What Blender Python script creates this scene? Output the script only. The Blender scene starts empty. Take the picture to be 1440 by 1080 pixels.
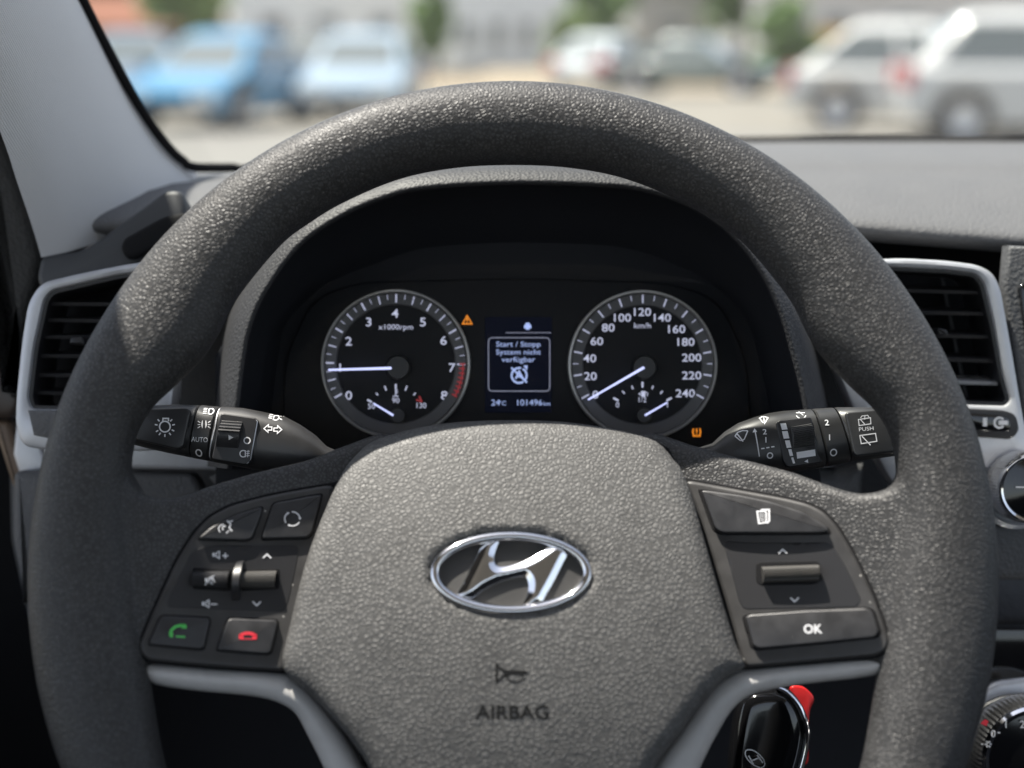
import bpy, bmesh, math, random
from mathutils import Vector, Matrix
from mathutils.bvhtree import BVHTree
from mathutils.geometry import delaunay_2d_cdt
random.seed(7)
SC = bpy.context.scene
COL = SC.collection
R = math.radians
# ------------------------------------------------------------------ camera
FPX = 2147.0
PITCH = R(12.6)
CAM = Vector((0, 0, 1.25))
FW = Vector((0, math.cos(PITCH), -math.sin(PITCH)))
UP = Vector((0, math.sin(PITCH), math.cos(PITCH)))
RT = Vector((1, 0, 0))
cam_data = bpy.data.cameras.new('camera')
cam = bpy.data.objects.new('camera', cam_data)
COL.objects.link(cam)
cam.location = CAM
cam.rotation_euler = (R(90) - PITCH, 0, 0)
cam_data.sensor_width = 36
cam_data.lens = 36 * FPX / 1440
cam_data.clip_start = 0.02
cam_data.clip_end = 1500
cam_data.dof.use_dof = True
cam_data.dof.focus_distance = 0.661
cam_data.dof.aperture_fstop = 4.2
SC.camera = cam
# ------------------------------------------------------------------ sun direction (towards the sun)
TAU = R(24)                                   # tilt of the steering wheel
WX = Vector((1, 0, 0)); WY = Vector((0, math.sin(TAU), math.cos(TAU))); WN = Vector((0, -math.cos(TAU), math.sin(TAU)))
SUN = (WX * -0.34 + WY * 0.90 + WN * 0.25).normalized()
sun_d = bpy.data.lights.new('sun', 'SUN'); sun_d.energy = 5.0; sun_d.angle = R(0.55); sun_d.color = (1.0, 0.945, 0.85)
sun = bpy.data.objects.new('sun', sun_d); COL.objects.link(sun)
sun.rotation_euler = SUN.to_track_quat('Z', 'Y').to_euler()
sun.location = (-1, 1, 4)
elev = math.asin(SUN.z); azim = math.atan2(SUN.x, SUN.y)
w = bpy.data.worlds.new('World'); SC.world = w; w.use_nodes = True
nt = w.node_tree
sky = nt.nodes.new('ShaderNodeTexSky'); sky.sky_type = 'NISHITA'; sky.sun_disc = False
sky.sun_elevation = elev; sky.sun_rotation = azim
bg = nt.nodes['Background']; bg.inputs['Strength'].default_value = 0.108
hs_ = nt.nodes.new('ShaderNodeHueSaturation'); hs_.inputs['Saturation'].default_value = .55
nt.links.new(sky.outputs[0], hs_.inputs['Color']); nt.links.new(hs_.outputs[0], bg.inputs[0])
SC.view_settings.view_transform = 'Standard'
SC.view_settings.look = 'None'
SC.view_settings.exposure = 1.25
SC.view_settings.gamma = 1
SC.view_settings.use_curve_mapping = False
SC.render.engine = 'CYCLES'
SC.cycles.use_denoising = True
SC.cycles.max_bounces = 8
SC.cycles.transparent_max_bounces = 16

# ------------------------------------------------------------------ geometry helpers
def ray(u, v):
    return FW + RT * ((u - 720) / FPX) - UP * ((v - 540) / FPX)
def P(u, v, d):
    return CAM + ray(u, v) * d
class Frame:
    def __init__(s, u, v, d, tilt):
        s.O = P(u, v, d); s.d = d
        s.X = Vector((1, 0, 0)); s.Y = Vector((0, math.sin(tilt), math.cos(tilt))); s.Z = Vector((0, -math.cos(tilt), math.sin(tilt)))
        s.s = d / FPX
        s.M = Matrix((( s.X.x, s.Y.x, s.Z.x, s.O.x), (s.X.y, s.Y.y, s.Z.y, s.O.y), (s.X.z, s.Y.z, s.Z.z, s.O.z), (0, 0, 0, 1)))
    def xy(s, u, v, h=0.0):
        r = ray(u, v); t = ((s.O + s.Z * h - CAM).dot(s.Z)) / r.dot(s.Z)
        p = CAM + r * t - s.O
        return (p.dot(s.X), p.dot(s.Y))
    def many(s, pts, h=0.0):
        return [s.xy(u, v, h) for u, v in pts]
    def loc(s, p):
        q = p - s.O
        return Vector((q.dot(s.X), q.dot(s.Y), q.dot(s.Z)))

def mk(name, verts, faces, mat, parent=None, smooth=True, sharp=35):
    me = bpy.data.meshes.new(name)
    me.from_pydata([tuple(v) for v in verts], [], faces)
    me.validate()
    bm = bmesh.new(); bm.from_mesh(me)
    bmesh.ops.recalc_face_normals(bm, faces=bm.faces)
    bm.to_mesh(me); bm.free()
    if smooth:
        me.polygons.foreach_set('use_smooth', [True] * len(me.polygons))
        if sharp < 180: me.set_sharp_from_angle(angle=R(sharp))
    o = bpy.data.objects.new(name, me); COL.objects.link(o)
    if mat: me.materials.append(mat)
    if parent: o.parent = parent
    return o
def thing(name, label, cat, frame=None, loc=None, group=None, rotz=0):
    o = bpy.data.objects.new(name, None); COL.objects.link(o); o.empty_display_size = .02
    if frame: o.matrix_world = frame.M
    if loc is not None: o.location = loc; o.rotation_euler = (0, 0, rotz)
    return tag(o, label, cat, group)
def tag(o, label, cat, group=None):
    o['label'] = label; o['category'] = cat
    if group: o['group'] = group
    return o
def structure(o):
    o['kind'] = 'structure'; return o
def area(p):
    return sum(p[i - 1][0] * p[i][1] - p[i][0] * p[i - 1][1] for i in range(len(p))) / 2
def ccw(p):
    return list(p) if area(p) > 0 else list(reversed(p))
def fillet(pts, r, n=5):
    """round the corners of a closed polygon"""
    out = []; N = len(pts)
    for i in range(N):
        a, b, c = Vector(pts[i - 1]), Vector(pts[i]), Vector(pts[(i + 1) % N])
        l = min((a - b).length, (c - b).length) * .45
        k = min(r, l)
        p, q = b + (a - b).normalized() * k, b + (c - b).normalized() * k
        for j in range(n + 1):
            t = j / n
            out.append(tuple(p * (1 - t) ** 2 + b * 2 * t * (1 - t) + q * t * t))
    return out
def crom(pts, n=6, closed=False):
    out = []; N = len(pts)
    rng = range(N if closed else N - 1)
    for i in rng:
        g = (lambda k: Vector(pts[k % N])) if closed else (lambda k: Vector(pts[max(0, min(N - 1, k))]))
        p0, p1, p2, p3 = g(i - 1), g(i), g(i + 1), g(i + 2)
        for j in range(n):
            t = j / n
            out.append(tuple(.5 * ((2 * p1) + (p2 - p0) * t + (2 * p0 - 5 * p1 + 4 * p2 - p3) * t * t + (3 * p1 - p0 - 3 * p2 + p3) * t ** 3)))
    if not closed: out.append(tuple(pts[-1]))
    return out
def inset(pts, d):
    N = len(pts); out = []
    for i in range(N):
        a, b, c = Vector(pts[i - 1]), Vector(pts[i]), Vector(pts[(i + 1) % N])
        e1 = (b - a); e2 = (c - b)
        if e1.length < 1e-9 or e2.length < 1e-9: out.append(tuple(b)); continue
        e1.normalize(); e2.normalize()
        n1 = Vector((-e1.y, e1.x)); n2 = Vector((-e2.y, e2.x)); m = n1 + n2
        if m.length < 1e-6: m = n1
        m.normalize(); k = d / max(.5, m.dot(n1))
        out.append((b.x + m.x * k, b.y + m.y * k))
    return out
def plate(name, pts, z0, z1, bev, mat, parent=None, warp=None, xf=None, seg=3, sharp=35, both=False):
    """a slab with rounded upper edge: outline pts in the local plane, from z0 up to z1"""
    pts = ccw(pts); N = len(pts); rings = []
    if both:
        for k in range(seg):
            a = math.pi / 2 * (1 - k / seg)
            rings.append((inset(pts, bev * (1 - math.cos(a))), z0 + bev - bev * math.sin(a)))
        rings.append((pts, z0 + bev))
    else:
        rings.append((pts, z0))
    for k in range(seg + 1):
        a = math.pi / 2 * k / seg
        rings.append((inset(pts, bev * (1 - math.cos(a))) if k else pts, z1 - bev + bev * math.sin(a)))
    V = []; F = []
    for r, z in rings:
        for x, y in r: V.append((x, y, z))
    for k in range(len(rings) - 1):
        for i in range(N):
            j = (i + 1) % N
            F.append((k * N + i, k * N + j, (k + 1) * N + j, (k + 1) * N + i))
    F.append(tuple((len(rings) - 1) * N + i for i in range(N)))
    F.append(tuple(reversed(range(N))))
    if warp: V = [(x, y, z + warp(x, y)) for x, y, z in V]
    if xf: V = [xf(*v) for v in V]
    return mk(name, V, F, mat, parent, sharp=sharp)
def inside(p, poly):
    x, y = p; c = False; j = len(poly) - 1
    for i in range(len(poly)):
        xi, yi = poly[i]; xj, yj = poly[j]
        if (yi > y) != (yj > y) and x < (xj - xi) * (y - yi) / (yj - yi) + xi: c = not c
        j = i
    return c
def edge_dist(p, poly):
    x, y = p; best = 1e9; j = len(poly) - 1
    for i in range(len(poly)):
        ax, ay = poly[j]; bx, by = poly[i]; dx, dy = bx - ax, by - ay; l = dx * dx + dy * dy
        t = max(0, min(1, ((x - ax) * dx + (y - ay) * dy) / l)) if l > 0 else 0
        d = (ax + t * dx - x) ** 2 + (ay + t * dy - y) ** 2
        if d < best: best = d
        j = i
    return math.sqrt(best)
def resample(poly, step):
    out = []
    for i in range(len(poly)):
        a, b = Vector(poly[i - 1]), Vector(poly[i]); n = max(1, int((b - a).length / step))
        for k in range(n): out.append(tuple(a + (b - a) * (k / n)))
    return out
def puff(name, poly, zf, depth, step, mat, parent=None, roll=.0, xf=None, sharp=180, rollf=None):
    """a skin over poly with height zf, rounded off over 'roll' near the edge, with side walls down to -depth"""
    poly = resample(ccw(poly), step)
    xs = [p[0] for p in poly]; ys = [p[1] for p in poly]
    pts = []
    for k in (0.12, 0.3, 0.55, .8, 1.05, 1.5):
        if roll:
            for q in inset(poly, roll * k):
                if inside(q, poly) and edge_dist(q, poly) > roll * k * .8: pts.append(q)
    y = min(ys); row = 0
    while y < max(ys):
        x = min(xs) + (row % 2) * step / 2
        while x < max(xs):
            if inside((x, y), poly) and edge_dist((x, y), poly) > max(step * .5, roll * 1.5 + step * .3): pts.append((x, y))
            x += step
        y += step * .87; row += 1
    N = len(poly)
    res = delaunay_2d_cdt([Vector(p) for p in poly] + [Vector(p) for p in pts], [(i, (i + 1) % N) for i in range(N)], [], 1, 1e-7)
    V2, F = res[0], [tuple(f) for f in res[2]]
    def h(x, y):
        z = zf(x, y)
        if roll:
            rr = rollf(x, y) if rollf else roll
            d = edge_dist((x, y), poly)
            if d < roll: z -= rr * (1 - math.sqrt(max(0, 1 - (1 - d / roll) ** 2)))
        return z
    V = [(p.x, p.y, h(p.x, p.y)) for p in V2]
    # side wall
    idx = {}
    for i, p in enumerate(V2): idx[(round(p.x, 6), round(p.y, 6))] = i
    loop = [idx.get((round(p[0], 6), round(p[1], 6))) for p in poly]
    base = len(V)
    for i, p in enumerate(poly): V.append((p[0], p[1], zf(*p) - depth))
    for i in range(N):
        j = (i + 1) % N
        if loop[i] is None or loop[j] is None: continue
        F.append((loop[i], base + i, base + j, loop[j]))
    if xf: V = [xf(*v) for v in V]
    return mk(name, V, F, mat, parent, sharp=sharp)
def loft(name, rings, mat, parent=None, closed=True, caps=True, sharp=40, loop=False):
    n = len(rings[0]); V = [p for r in rings for p in r]; F = []
    m = len(rings)
    for k in range(m if loop else m - 1):
        k2 = (k + 1) % m
        for i in range(n if closed else n - 1):
            j = (i + 1) % n
            F.append((k * n + i, k * n + j, k2 * n + j, k2 * n + i))
    if caps and closed and not loop:
        F.append(tuple(range(n))); F.append(tuple((m - 1) * n + i for i in range(n)))
    return mk(name, V, F, mat, parent, sharp=sharp)
def bake(o, mods):
    for kind, kw in mods:
        m = o.modifiers.new(kind, kind)
        for k, v in kw.items(): setattr(m, k, v)
    dg = bpy.context.evaluated_depsgraph_get(); dg.update()
    me = bpy.data.meshes.new_from_object(o.evaluated_get(dg))
    me.name = o.name
    o.modifiers.clear(); o.data = me
    me.polygons.foreach_set('use_smooth', [True] * len(me.polygons))
    return o
def ringplate(name, outer, inner, z0, z1, bev, mat, parent=None, n=96, warp=None, lip=None):
    """flat frame with an opening; both outlines star-shaped about the opening's middle"""
    cx = sum(p[0] for p in inner) / len(inner); cy = sum(p[1] for p in inner) / len(inner)
    def hit(poly, a):
        dx, dy = math.cos(a), math.sin(a); best = 0
        for i in range(len(poly)):
            ax, ay = poly[i - 1][0] - cx, poly[i - 1][1] - cy; bx, by = poly[i][0] - cx, poly[i][1] - cy
            ex, ey = bx - ax, by - ay; den = dx * ey - dy * ex
            if abs(den) < 1e-12: continue
            t = (ax * ey - ay * ex) / den; s = (ax * dy - ay * dx) / den
            if t > 0 and -1e-6 <= s <= 1 + 1e-6 and t > best: best = t
        return best
    O = []; I = []
    angs = sorted(set([round(2 * math.pi * i / n, 5) for i in range(n)] + [round(math.atan2(p[1] - cy, p[0] - cx) % (2 * math.pi), 5) for p in list(outer) + list(inner)]))
    for a in angs:
        ro, ri = hit(outer, a), hit(inner, a)
        O.append((cx + ro * math.cos(a), cy + ro * math.sin(a))); I.append((cx + ri * math.cos(a), cy + ri * math.sin(a)))
    O1 = inset(O, bev); I1 = inset(I, -bev)
    rings = [[(x, y, z0) for x, y in O], [(x, y, z1 - bev) for x, y in O], [(x, y, z1 - bev * .3) for x, y in inset(O, bev * .3)], [(x, y, z1) for x, y in O1],
             [(x, y, z1) for x, y in I1], [(x, y, z1 - bev * .3) for x, y in inset(I, -bev * .3)], [(x, y, z1 - bev) for x, y in I], [(x, y, z0) for x, y in I]]
    if warp: rings = [[(x, y, z + warp(x, y)) for x, y, z in r] for r in rings]
    return loft(name, rings, mat, parent, caps=False, loop=True)
def circle(c, r, n=64, a0=0, a1=2 * math.pi, ry=None):
    return [(c[0] + r * math.cos(a0 + (a1 - a0) * i / n), c[1] + (ry or r) * math.sin(a0 + (a1 - a0) * i / n)) for i in range(n)]
def lathe(name, prof, mat, parent=None, n=48, c=(0, 0), xf=None, sharp=40, cap=True, ripple=0, rip_n=40, rip=None):
    rings = []
    for k, (r, z) in enumerate(prof):
        ring = []
        for i in range(n):
            a = 2 * math.pi * i / n
            rr = r + (ripple * (i % 2) if rip and rip[0] <= k <= rip[1] else 0)
            p = (c[0] + rr * math.cos(a), c[1] + rr * math.sin(a), z)
            ring.append(xf(*p) if xf else p)
        rings.append(ring)
    return loft(name, rings, mat, parent, caps=cap, sharp=sharp)
def text2d(s, bold=0.0):
    cu = bpy.data.curves.new('t', 'FONT'); cu.body = s; cu.offset = bold; cu.resolution_u = 3
    o = bpy.data.objects.new('t', cu); COL.objects.link(o)
    dg = bpy.context.evaluated_depsgraph_get(); dg.update()
    me = bpy.data.meshes.new_from_object(o.evaluated_get(dg))
    V = [(v.co.x, v.co.y) for v in me.vertices]; F = [tuple(p.vertices) for p in me.polygons]
    bpy.data.objects.remove(o); bpy.data.curves.remove(cu); bpy.data.meshes.remove(me)
    return V, F
TXT = {}
class Ink:
    """flat marks drawn in a frame's plane: strokes, fills and lettering in one mesh"""
    def __init__(s, frame, h=0.0):
        s.f = frame; s.h = h; s.V = []; s.F = []; s.s = frame.s
    def c(s, u, v): return s.f.xy(u, v, s.h)
    def line(s, pts, w, closed=False, raw=False):
        if not raw:
            fine = []; m = len(pts)
            for i in range(m):
                a, c = pts[i], pts[(i + 1) % m]; fine.append(a)
                if i < m - 1 or closed:
                    k = int(math.hypot(c[0] - a[0], c[1] - a[1]) / 4)
                    fine += [(a[0] + (c[0] - a[0]) * j / (k + 1), a[1] + (c[1] - a[1]) * j / (k + 1)) for j in range(1, k + 1)]
            pts = fine
        p = [Vector(q) if raw else Vector(s.c(*q)) for q in pts]; w = w * s.s / 2; n = len(p); b = len(s.V)
        for i in range(n):
            a = p[i - 1] if (i or closed) else None; c = p[(i + 1) % n] if (i < n - 1 or closed) else None
            e1 = (p[i] - a).normalized() if a is not None else None; e2 = (c - p[i]).normalized() if c is not None else None
            e1 = e1 or e2; e2 = e2 or e1
            n1 = Vector((-e1.y, e1.x)); n2 = Vector((-e2.y, e2.x)); m = n1 + n2
            m = m.normalized() if m.length > 1e-6 else n1
            k = w / max(.45, m.dot(n1))
            s.V += [tuple(p[i] + m * k), tuple(p[i] - m * k)]
        for i in range(n if closed else n - 1):
            j = (i + 1) % n
            s.F.append((b + 2 * i, b + 2 * i + 1, b + 2 * j + 1, b + 2 * j))
    def poly(s, pts):
        b = len(s.V); s.V += [s.c(*q) for q in pts]; s.F.append(tuple(range(b, b + len(pts))))
    def arc(s, u, v, r, a0, a1, w, n=24, closed=False, ry=None):
        s.line([(u + r * math.cos(R(a0 + (a1 - a0) * i / n)), v - (ry or r) * math.sin(R(a0 + (a1 - a0) * i / n))) for i in range(n + (0 if closed else 1))], w, closed)
    def disc(s, u, v, r, n=24, ry=None):
        s.poly([(u + r * math.cos(2 * math.pi * i / n), v - (ry or r) * math.sin(2 * math.pi * i / n)) for i in range(n)])
    def text(s, t, u, v, cap, bold=.02, sx=1.0, align='c', rot=0.0):
        key = (t, bold)
        if key not in TXT: TXT[key] = text2d(t, bold)
        V, F = TXT[key]; x0 = min(a[0] for a in V); x1 = max(a[0] for a in V)
        k = cap * s.s / .70; cx = {'c': (x0 + x1) / 2, 'l': x0, 'r': x1}[align]
        o = s.c(u, v); b = len(s.V); cr, sr = math.cos(R(rot)), math.sin(R(rot))
        for x, y in V:
            X = (x - cx) * k * sx; Y = (y - .345) * k
            s.V.append((o[0] + X * cr - Y * sr, o[1] + X * sr + Y * cr))
        s.F += [tuple(i + b for i in f) for f in F]
    def build(s, name, mat, parent, z=0.0):
        zf = z if callable(z) else (lambda x, y: z)
        return mk(name, [(x, y, zf(x, y)) for x, y in s.V], s.F, mat, parent, smooth=False)
def surf(objs, lift=.00015, fallback=0.0):
    """height of the given parts (sharing one parent frame) above the frame's plane"""
    trees = []
    for o in (objs if isinstance(objs, (list, tuple)) else [objs]):
        me = o.data
        trees.append(BVHTree.FromPolygons([v.co.copy() for v in me.vertices], [tuple(p.vertices) for p in me.polygons]))
    def z(x, y):
        best = None
        for t in trees:
            h = t.ray_cast(Vector((x, y, .5)), Vector((0, 0, -1)))
            if h[0] is not None and (best is None or h[0].z > best): best = h[0].z
        return (fallback if best is None else best) + lift
    return z

# ------------------------------------------------------------------ materials
MATS = {}
def mat(name, col, rough=.5, metal=0.0, spec=.5, emit=None, es=0.0, coat=0.0, sheen=0.0):
    m = bpy.data.materials.new(name); m.use_nodes = True
    b = m.node_tree.nodes['Principled BSDF']
    b.inputs['Base Color'].default_value = (*col, 1); b.inputs['Roughness'].default_value = rough
    b.inputs['Metallic'].default_value = metal; b.inputs['Specular IOR Level'].default_value = spec
    b.inputs['Coat Weight'].default_value = coat; b.inputs['Coat Roughness'].default_value = .05
    b.inputs['Sheen Weight'].default_value = sheen
    if emit: b.inputs['Emission Color'].default_value = (*emit, 1); b.inputs['Emission Strength'].default_value = es
    return m
def nd(m, t, **kw):
    n = m.node_tree.nodes.new(t)
    for k, v in kw.items():
        if hasattr(n, k): setattr(n, k, v)
        else: n.inputs[k].default_value = v
    return n
def lk(m, a, b): m.node_tree.links.new(a, b)
def mottle(m, col, amount, scale, rough=None, ramt=.1):
    """uneven colour and gloss"""
    b = m.node_tree.nodes['Principled BSDF']; tc = nd(m, 'ShaderNodeTexCoord')
    n = nd(m, 'ShaderNodeTexNoise', Scale=scale, Detail=6.0); lk(m, tc.outputs['Object'], n.inputs['Vector'])
    mr = nd(m, 'ShaderNodeMapRange'); mr.inputs[1].default_value = .3; mr.inputs[2].default_value = .7
    mr.inputs[3].default_value = 1 - amount; mr.inputs[4].default_value = 1 + amount
    lk(m, n.outputs[0], mr.inputs[0])
    mx = nd(m, 'ShaderNodeVectorMath', operation='SCALE'); mx.inputs[0].default_value = col
    lk(m, mr.outputs[0], mx.inputs['Scale']); lk(m, mx.outputs[0], b.inputs['Base Color'])
    if rough is not None:
        m2 = nd(m, 'ShaderNodeMapRange'); m2.inputs[1].default_value = .3; m2.inputs[2].default_value = .7
        m2.inputs[3].default_value = rough - ramt; m2.inputs[4].default_value = rough + ramt
        lk(m, n.outputs[0], m2.inputs[0]); lk(m, m2.outputs[0], b.inputs['Roughness'])
    return m
def leather(name, col, scale, dist, rough, width=.16, spec=.5, amount=.12, crease_shade=.5):
    m = mat(name, col, rough, spec=spec); mottle(m, col, amount, 60, rough, .05)
    b = m.node_tree.nodes['Principled BSDF']; tc = nd(m, 'ShaderNodeTexCoord')
    n = nd(m, 'ShaderNodeTexNoise', Scale=scale * .5, Detail=.5); lk(m, tc.outputs['Object'], n.inputs['Vector'])
    v1 = nd(m, 'ShaderNodeVectorMath', operation='SCALE'); v1.inputs['Scale'].default_value = .8 / scale
    lk(m, n.outputs['Color'], v1.inputs[0])
    v2 = nd(m, 'ShaderNodeVectorMath', operation='ADD'); lk(m, tc.outputs['Object'], v2.inputs[0]); lk(m, v1.outputs[0], v2.inputs[1])
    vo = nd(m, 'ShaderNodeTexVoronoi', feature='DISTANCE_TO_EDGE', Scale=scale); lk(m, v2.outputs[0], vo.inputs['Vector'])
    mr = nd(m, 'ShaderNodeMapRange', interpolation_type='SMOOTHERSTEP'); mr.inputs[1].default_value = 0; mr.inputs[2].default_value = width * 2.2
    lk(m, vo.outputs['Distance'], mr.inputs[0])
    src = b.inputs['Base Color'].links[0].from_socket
    cr = nd(m, 'ShaderNodeMapRange'); cr.inputs[1].default_value = 0; cr.inputs[2].default_value = .7; cr.inputs[3].default_value = crease_shade; cr.inputs[4].default_value = 1.06  # shade between the grain pebbles, painted into the base colour
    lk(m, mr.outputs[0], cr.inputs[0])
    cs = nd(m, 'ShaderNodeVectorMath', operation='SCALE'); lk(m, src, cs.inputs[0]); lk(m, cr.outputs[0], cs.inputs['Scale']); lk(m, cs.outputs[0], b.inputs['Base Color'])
    n2 = nd(m, 'ShaderNodeTexNoise', Scale=scale * 3, Detail=3.0); lk(m, tc.outputs['Object'], n2.inputs['Vector'])
    ad = nd(m, 'ShaderNodeMath', operation='MULTIPLY_ADD'); lk(m, n2.outputs[0], ad.inputs[0]); ad.inputs[1].default_value = .05; lk(m, mr.outputs[0], ad.inputs[2])
    bu = nd(m, 'ShaderNodeBump'); bu.inputs['Strength'].default_value = 1; bu.inputs['Distance'].default_value = dist
    lk(m, ad.outputs[0], bu.inputs['Height']); lk(m, bu.outputs[0], b.inputs['Normal'])
    return m
def dusty(m, scale=330, amt=.93):
    b = m.node_tree.nodes['Principled BSDF']; tc = nd(m, 'ShaderNodeTexCoord')
    vo = nd(m, 'ShaderNodeTexVoronoi', feature='F1', Scale=scale); lk(m, tc.outputs['Object'], vo.inputs['Vector'])
    lt = nd(m, 'ShaderNodeMath', operation='LESS_THAN'); lk(m, vo.outputs['Distance'], lt.inputs[0]); lt.inputs[1].default_value = .13
    sp = nd(m, 'ShaderNodeSeparateColor'); lk(m, vo.outputs['Color'], sp.inputs[0])
    gt = nd(m, 'ShaderNodeMath', operation='GREATER_THAN'); lk(m, sp.outputs[0], gt.inputs[0]); gt.inputs[1].default_value = amt
    mu = nd(m, 'ShaderNodeMath', operation='MULTIPLY'); lk(m, lt.outputs[0], mu.inputs[0]); lk(m, gt.outputs[0], mu.inputs[1])
    mx = nd(m, 'ShaderNodeMix', data_type='RGBA'); lk(m, mu.outputs[0], mx.inputs[0])
    src = b.inputs['Base Color'].links[0].from_socket; lk(m, src, mx.inputs[6]); mx.inputs[7].default_value = (.35, .34, .32, 1)
    lk(m, mx.outputs[2], b.inputs['Base Color'])
def grained(name, col, scale, dist, rough, spec=.5):
    m = mat(name, col, rough, spec=spec); mottle(m, col, .03, 45, rough, .03)
    b = m.node_tree.nodes['Principled BSDF']; tc = nd(m, 'ShaderNodeTexCoord')
    vo = nd(m, 'ShaderNodeTexVoronoi', feature='SMOOTH_F1', Scale=scale); lk(m, tc.outputs['Object'], vo.inputs['Vector'])
    bu = nd(m, 'ShaderNodeBump', invert=True); bu.inputs['Strength'].default_value = 1; bu.inputs['Distance'].default_value = dist
    lk(m, vo.outputs['Distance'], bu.inputs['Height']); lk(m, bu.outputs[0], b.inputs['Normal'])
    return m
def glassy(name, tint, gloss, dust=0.0, dustcol=(.8, .8, .8), rough=.0):
    m = bpy.data.materials.new(name); m.use_nodes = True; N = m.node_tree.nodes; N.remove(N['Principled BSDF'])
    out = N['Material Output']; tr = nd(m, 'ShaderNodeBsdfTransparent'); tr.inputs[0].default_value = (*tint, 1)
    gl = nd(m, 'ShaderNodeBsdfGlossy'); gl.inputs['Roughness'].default_value = rough
    fr = nd(m, 'ShaderNodeFresnel'); fr.inputs[0].default_value = 1.45
    mu = nd(m, 'ShaderNodeMath', operation='MULTIPLY'); lk(m, fr.outputs[0], mu.inputs[0]); mu.inputs[1].default_value = gloss
    mx = nd(m, 'ShaderNodeMixShader'); lk(m, mu.outputs[0], mx.inputs[0]); lk(m, tr.outputs[0], mx.inputs[1]); lk(m, gl.outputs[0], mx.inputs[2])
    last = mx
    if dust:
        di = nd(m, 'ShaderNodeBsdfTranslucent'); di.inputs[0].default_value = (*dustcol, 1)
        m2 = nd(m, 'ShaderNodeMixShader'); m2.inputs[0].default_value = dust
        lk(m, mx.outputs[0], m2.inputs[1]); lk(m, di.outputs[0], m2.inputs[2]); last = m2
    lk(m, last.outputs[0], out.inputs[0])
    return m
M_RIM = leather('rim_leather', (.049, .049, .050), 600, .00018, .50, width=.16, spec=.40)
M_PAD = leather('airbag_leather', (.100, .099, .097), 530, .00017, .54, width=.14, spec=.40, crease_shade=.68)
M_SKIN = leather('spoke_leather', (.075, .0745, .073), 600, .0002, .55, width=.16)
M_DASH = grained('dash_plastic', (.10, .10, .104), 700, .0004, .6)
M_DASHD = grained('dash_dark', (.095, .096, .10), 700, .0005, .55)
M_HOOD = grained('hood_plastic', (.028, .028, .031), 750, .0003, .6)
M_BLACK = mat('satin_black', (.016, .016, .018), .42)
M_PANEL = mottle(mat('panel_black', (.035, .034, .034), .45), (.035, .034, .034), .15, 120, .45, .06)
M_BUTTON = mottle(mat('button_black', (.026, .026, .028), .42), (.026, .026, .028), .2, 150, .42, .06)
dusty(M_PANEL); dusty(M_BUTTON)
M_VOID = mat('matt_black', (.006, .006, .007), .8, spec=.2)
M_GLOSS = mat('piano_black', (.006, .006, .007), .08, coat=.5)
M_SILVER = mottle(mat('silver_paint', (.55, .56, .59), .36, metal=.35), (.55, .56, .59), .04, 200, .38, .05)
M_TRIM = mottle(mat('spoke_trim_paint', (.47, .462, .455), .45, metal=.0), (.47, .462, .455), .05, 150, .42, .05)
M_CHROME = mat('chrome', (.82, .82, .84), .07, metal=1)
M_CHROME2 = mat('satin_chrome', (.6, .6, .62), .25, metal=1)
M_PRINT = mat('white_print', (.72, .72, .74), .5)
M_PRINTD = mat('pressed_letters', (.008, .008, .008), .7, spec=.2)
M_GREEN = mat('green_print', (.10, .62, .12), .5); M_RED = mat('red_print', (.70, .03, .05), .5)
M_PILLAR = mat('pillar_fabric', (.62, .62, .63), .85, spec=.2, sheen=.3)
def weave(m, scale, dist):
    b = m.node_tree.nodes['Principled BSDF']; tc = nd(m, 'ShaderNodeTexCoord')
    wv = nd(m, 'ShaderNodeTexWave', Scale=scale, Distortion=.6, Detail=1.0); wv.bands_direction = 'DIAGONAL'; lk(m, tc.outputs['Object'], wv.inputs['Vector'])
    bu = nd(m, 'ShaderNodeBump'); bu.inputs['Distance'].default_value = dist; lk(m, wv.outputs[0], bu.inputs['Height']); lk(m, bu.outputs[0], b.inputs['Normal'])
mottle(M_PILLAR, (.62, .62, .63), .03, 8, .85, .03)
weave(M_PILLAR, 330, .00016)
M_FACE = mat('dial_black', (.008, .009, .012), .6, spec=.25)
M_FACE2 = mat('dial_shroud', (.013, .014, .018), .65, spec=.25)
M_SCALE = mat('dial_scale_grey', (.10, .10, .105), .5)
M_LIT = mat('lit_white', (.3, .3, .33), .5, emit=(.72, .76, 1.0), es=.27)
M_LITDIM = mat('lit_dim', (.2, .2, .22), .5, emit=(.62, .66, .9), es=.16)
M_BEZEL = mat('bezel_satin', (.55, .54, .52), .35, metal=.4)
M_TICK = mat('lit_tick', (.3, .3, .33), .5, emit=(.70, .74, 1.0), es=.22)
M_NEEDLE = mat('lit_needle', (.3, .3, .35), .5, emit=(.55, .60, 1.0), es=.62)
M_LITRED = mat('lit_red', (.3, .03, .03), .5, emit=(.85, .08, .10), es=.09)
M_AMBER = mat('lit_amber', (.3, .12, .02), .5, emit=(1.0, .30, .02), es=.42)
M_SCREEN = mat('screen', (.003, .004, .008), .6, spec=.1, emit=(.02, .03, .09), es=.03)
M_SCREENTXT = mat('screen_text', (.2, .2, .3), .5, emit=(.45, .58, 1.0), es=.34)
M_LENS = glassy('cover_lens', (.97, .97, .97), .35)
M_WIND = glassy('windscreen_glass', (.86, .88, .86), .25, dust=.02)
M_CARGLASS = mat('car_glass', (.11, .125, .125), .12, coat=.6)
M_TYRE = mat('tyre', (.02, .02, .02), .8); M_ALLOY = mat('alloy', (.5, .5, .52), .35, metal=.7)
M_LAMP = mat('lamp_lens', (.7, .72, .72), .1, coat=.5); M_TAIL = mat('tail_lens', (.55, .02, .03), .15, coat=.5)

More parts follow.
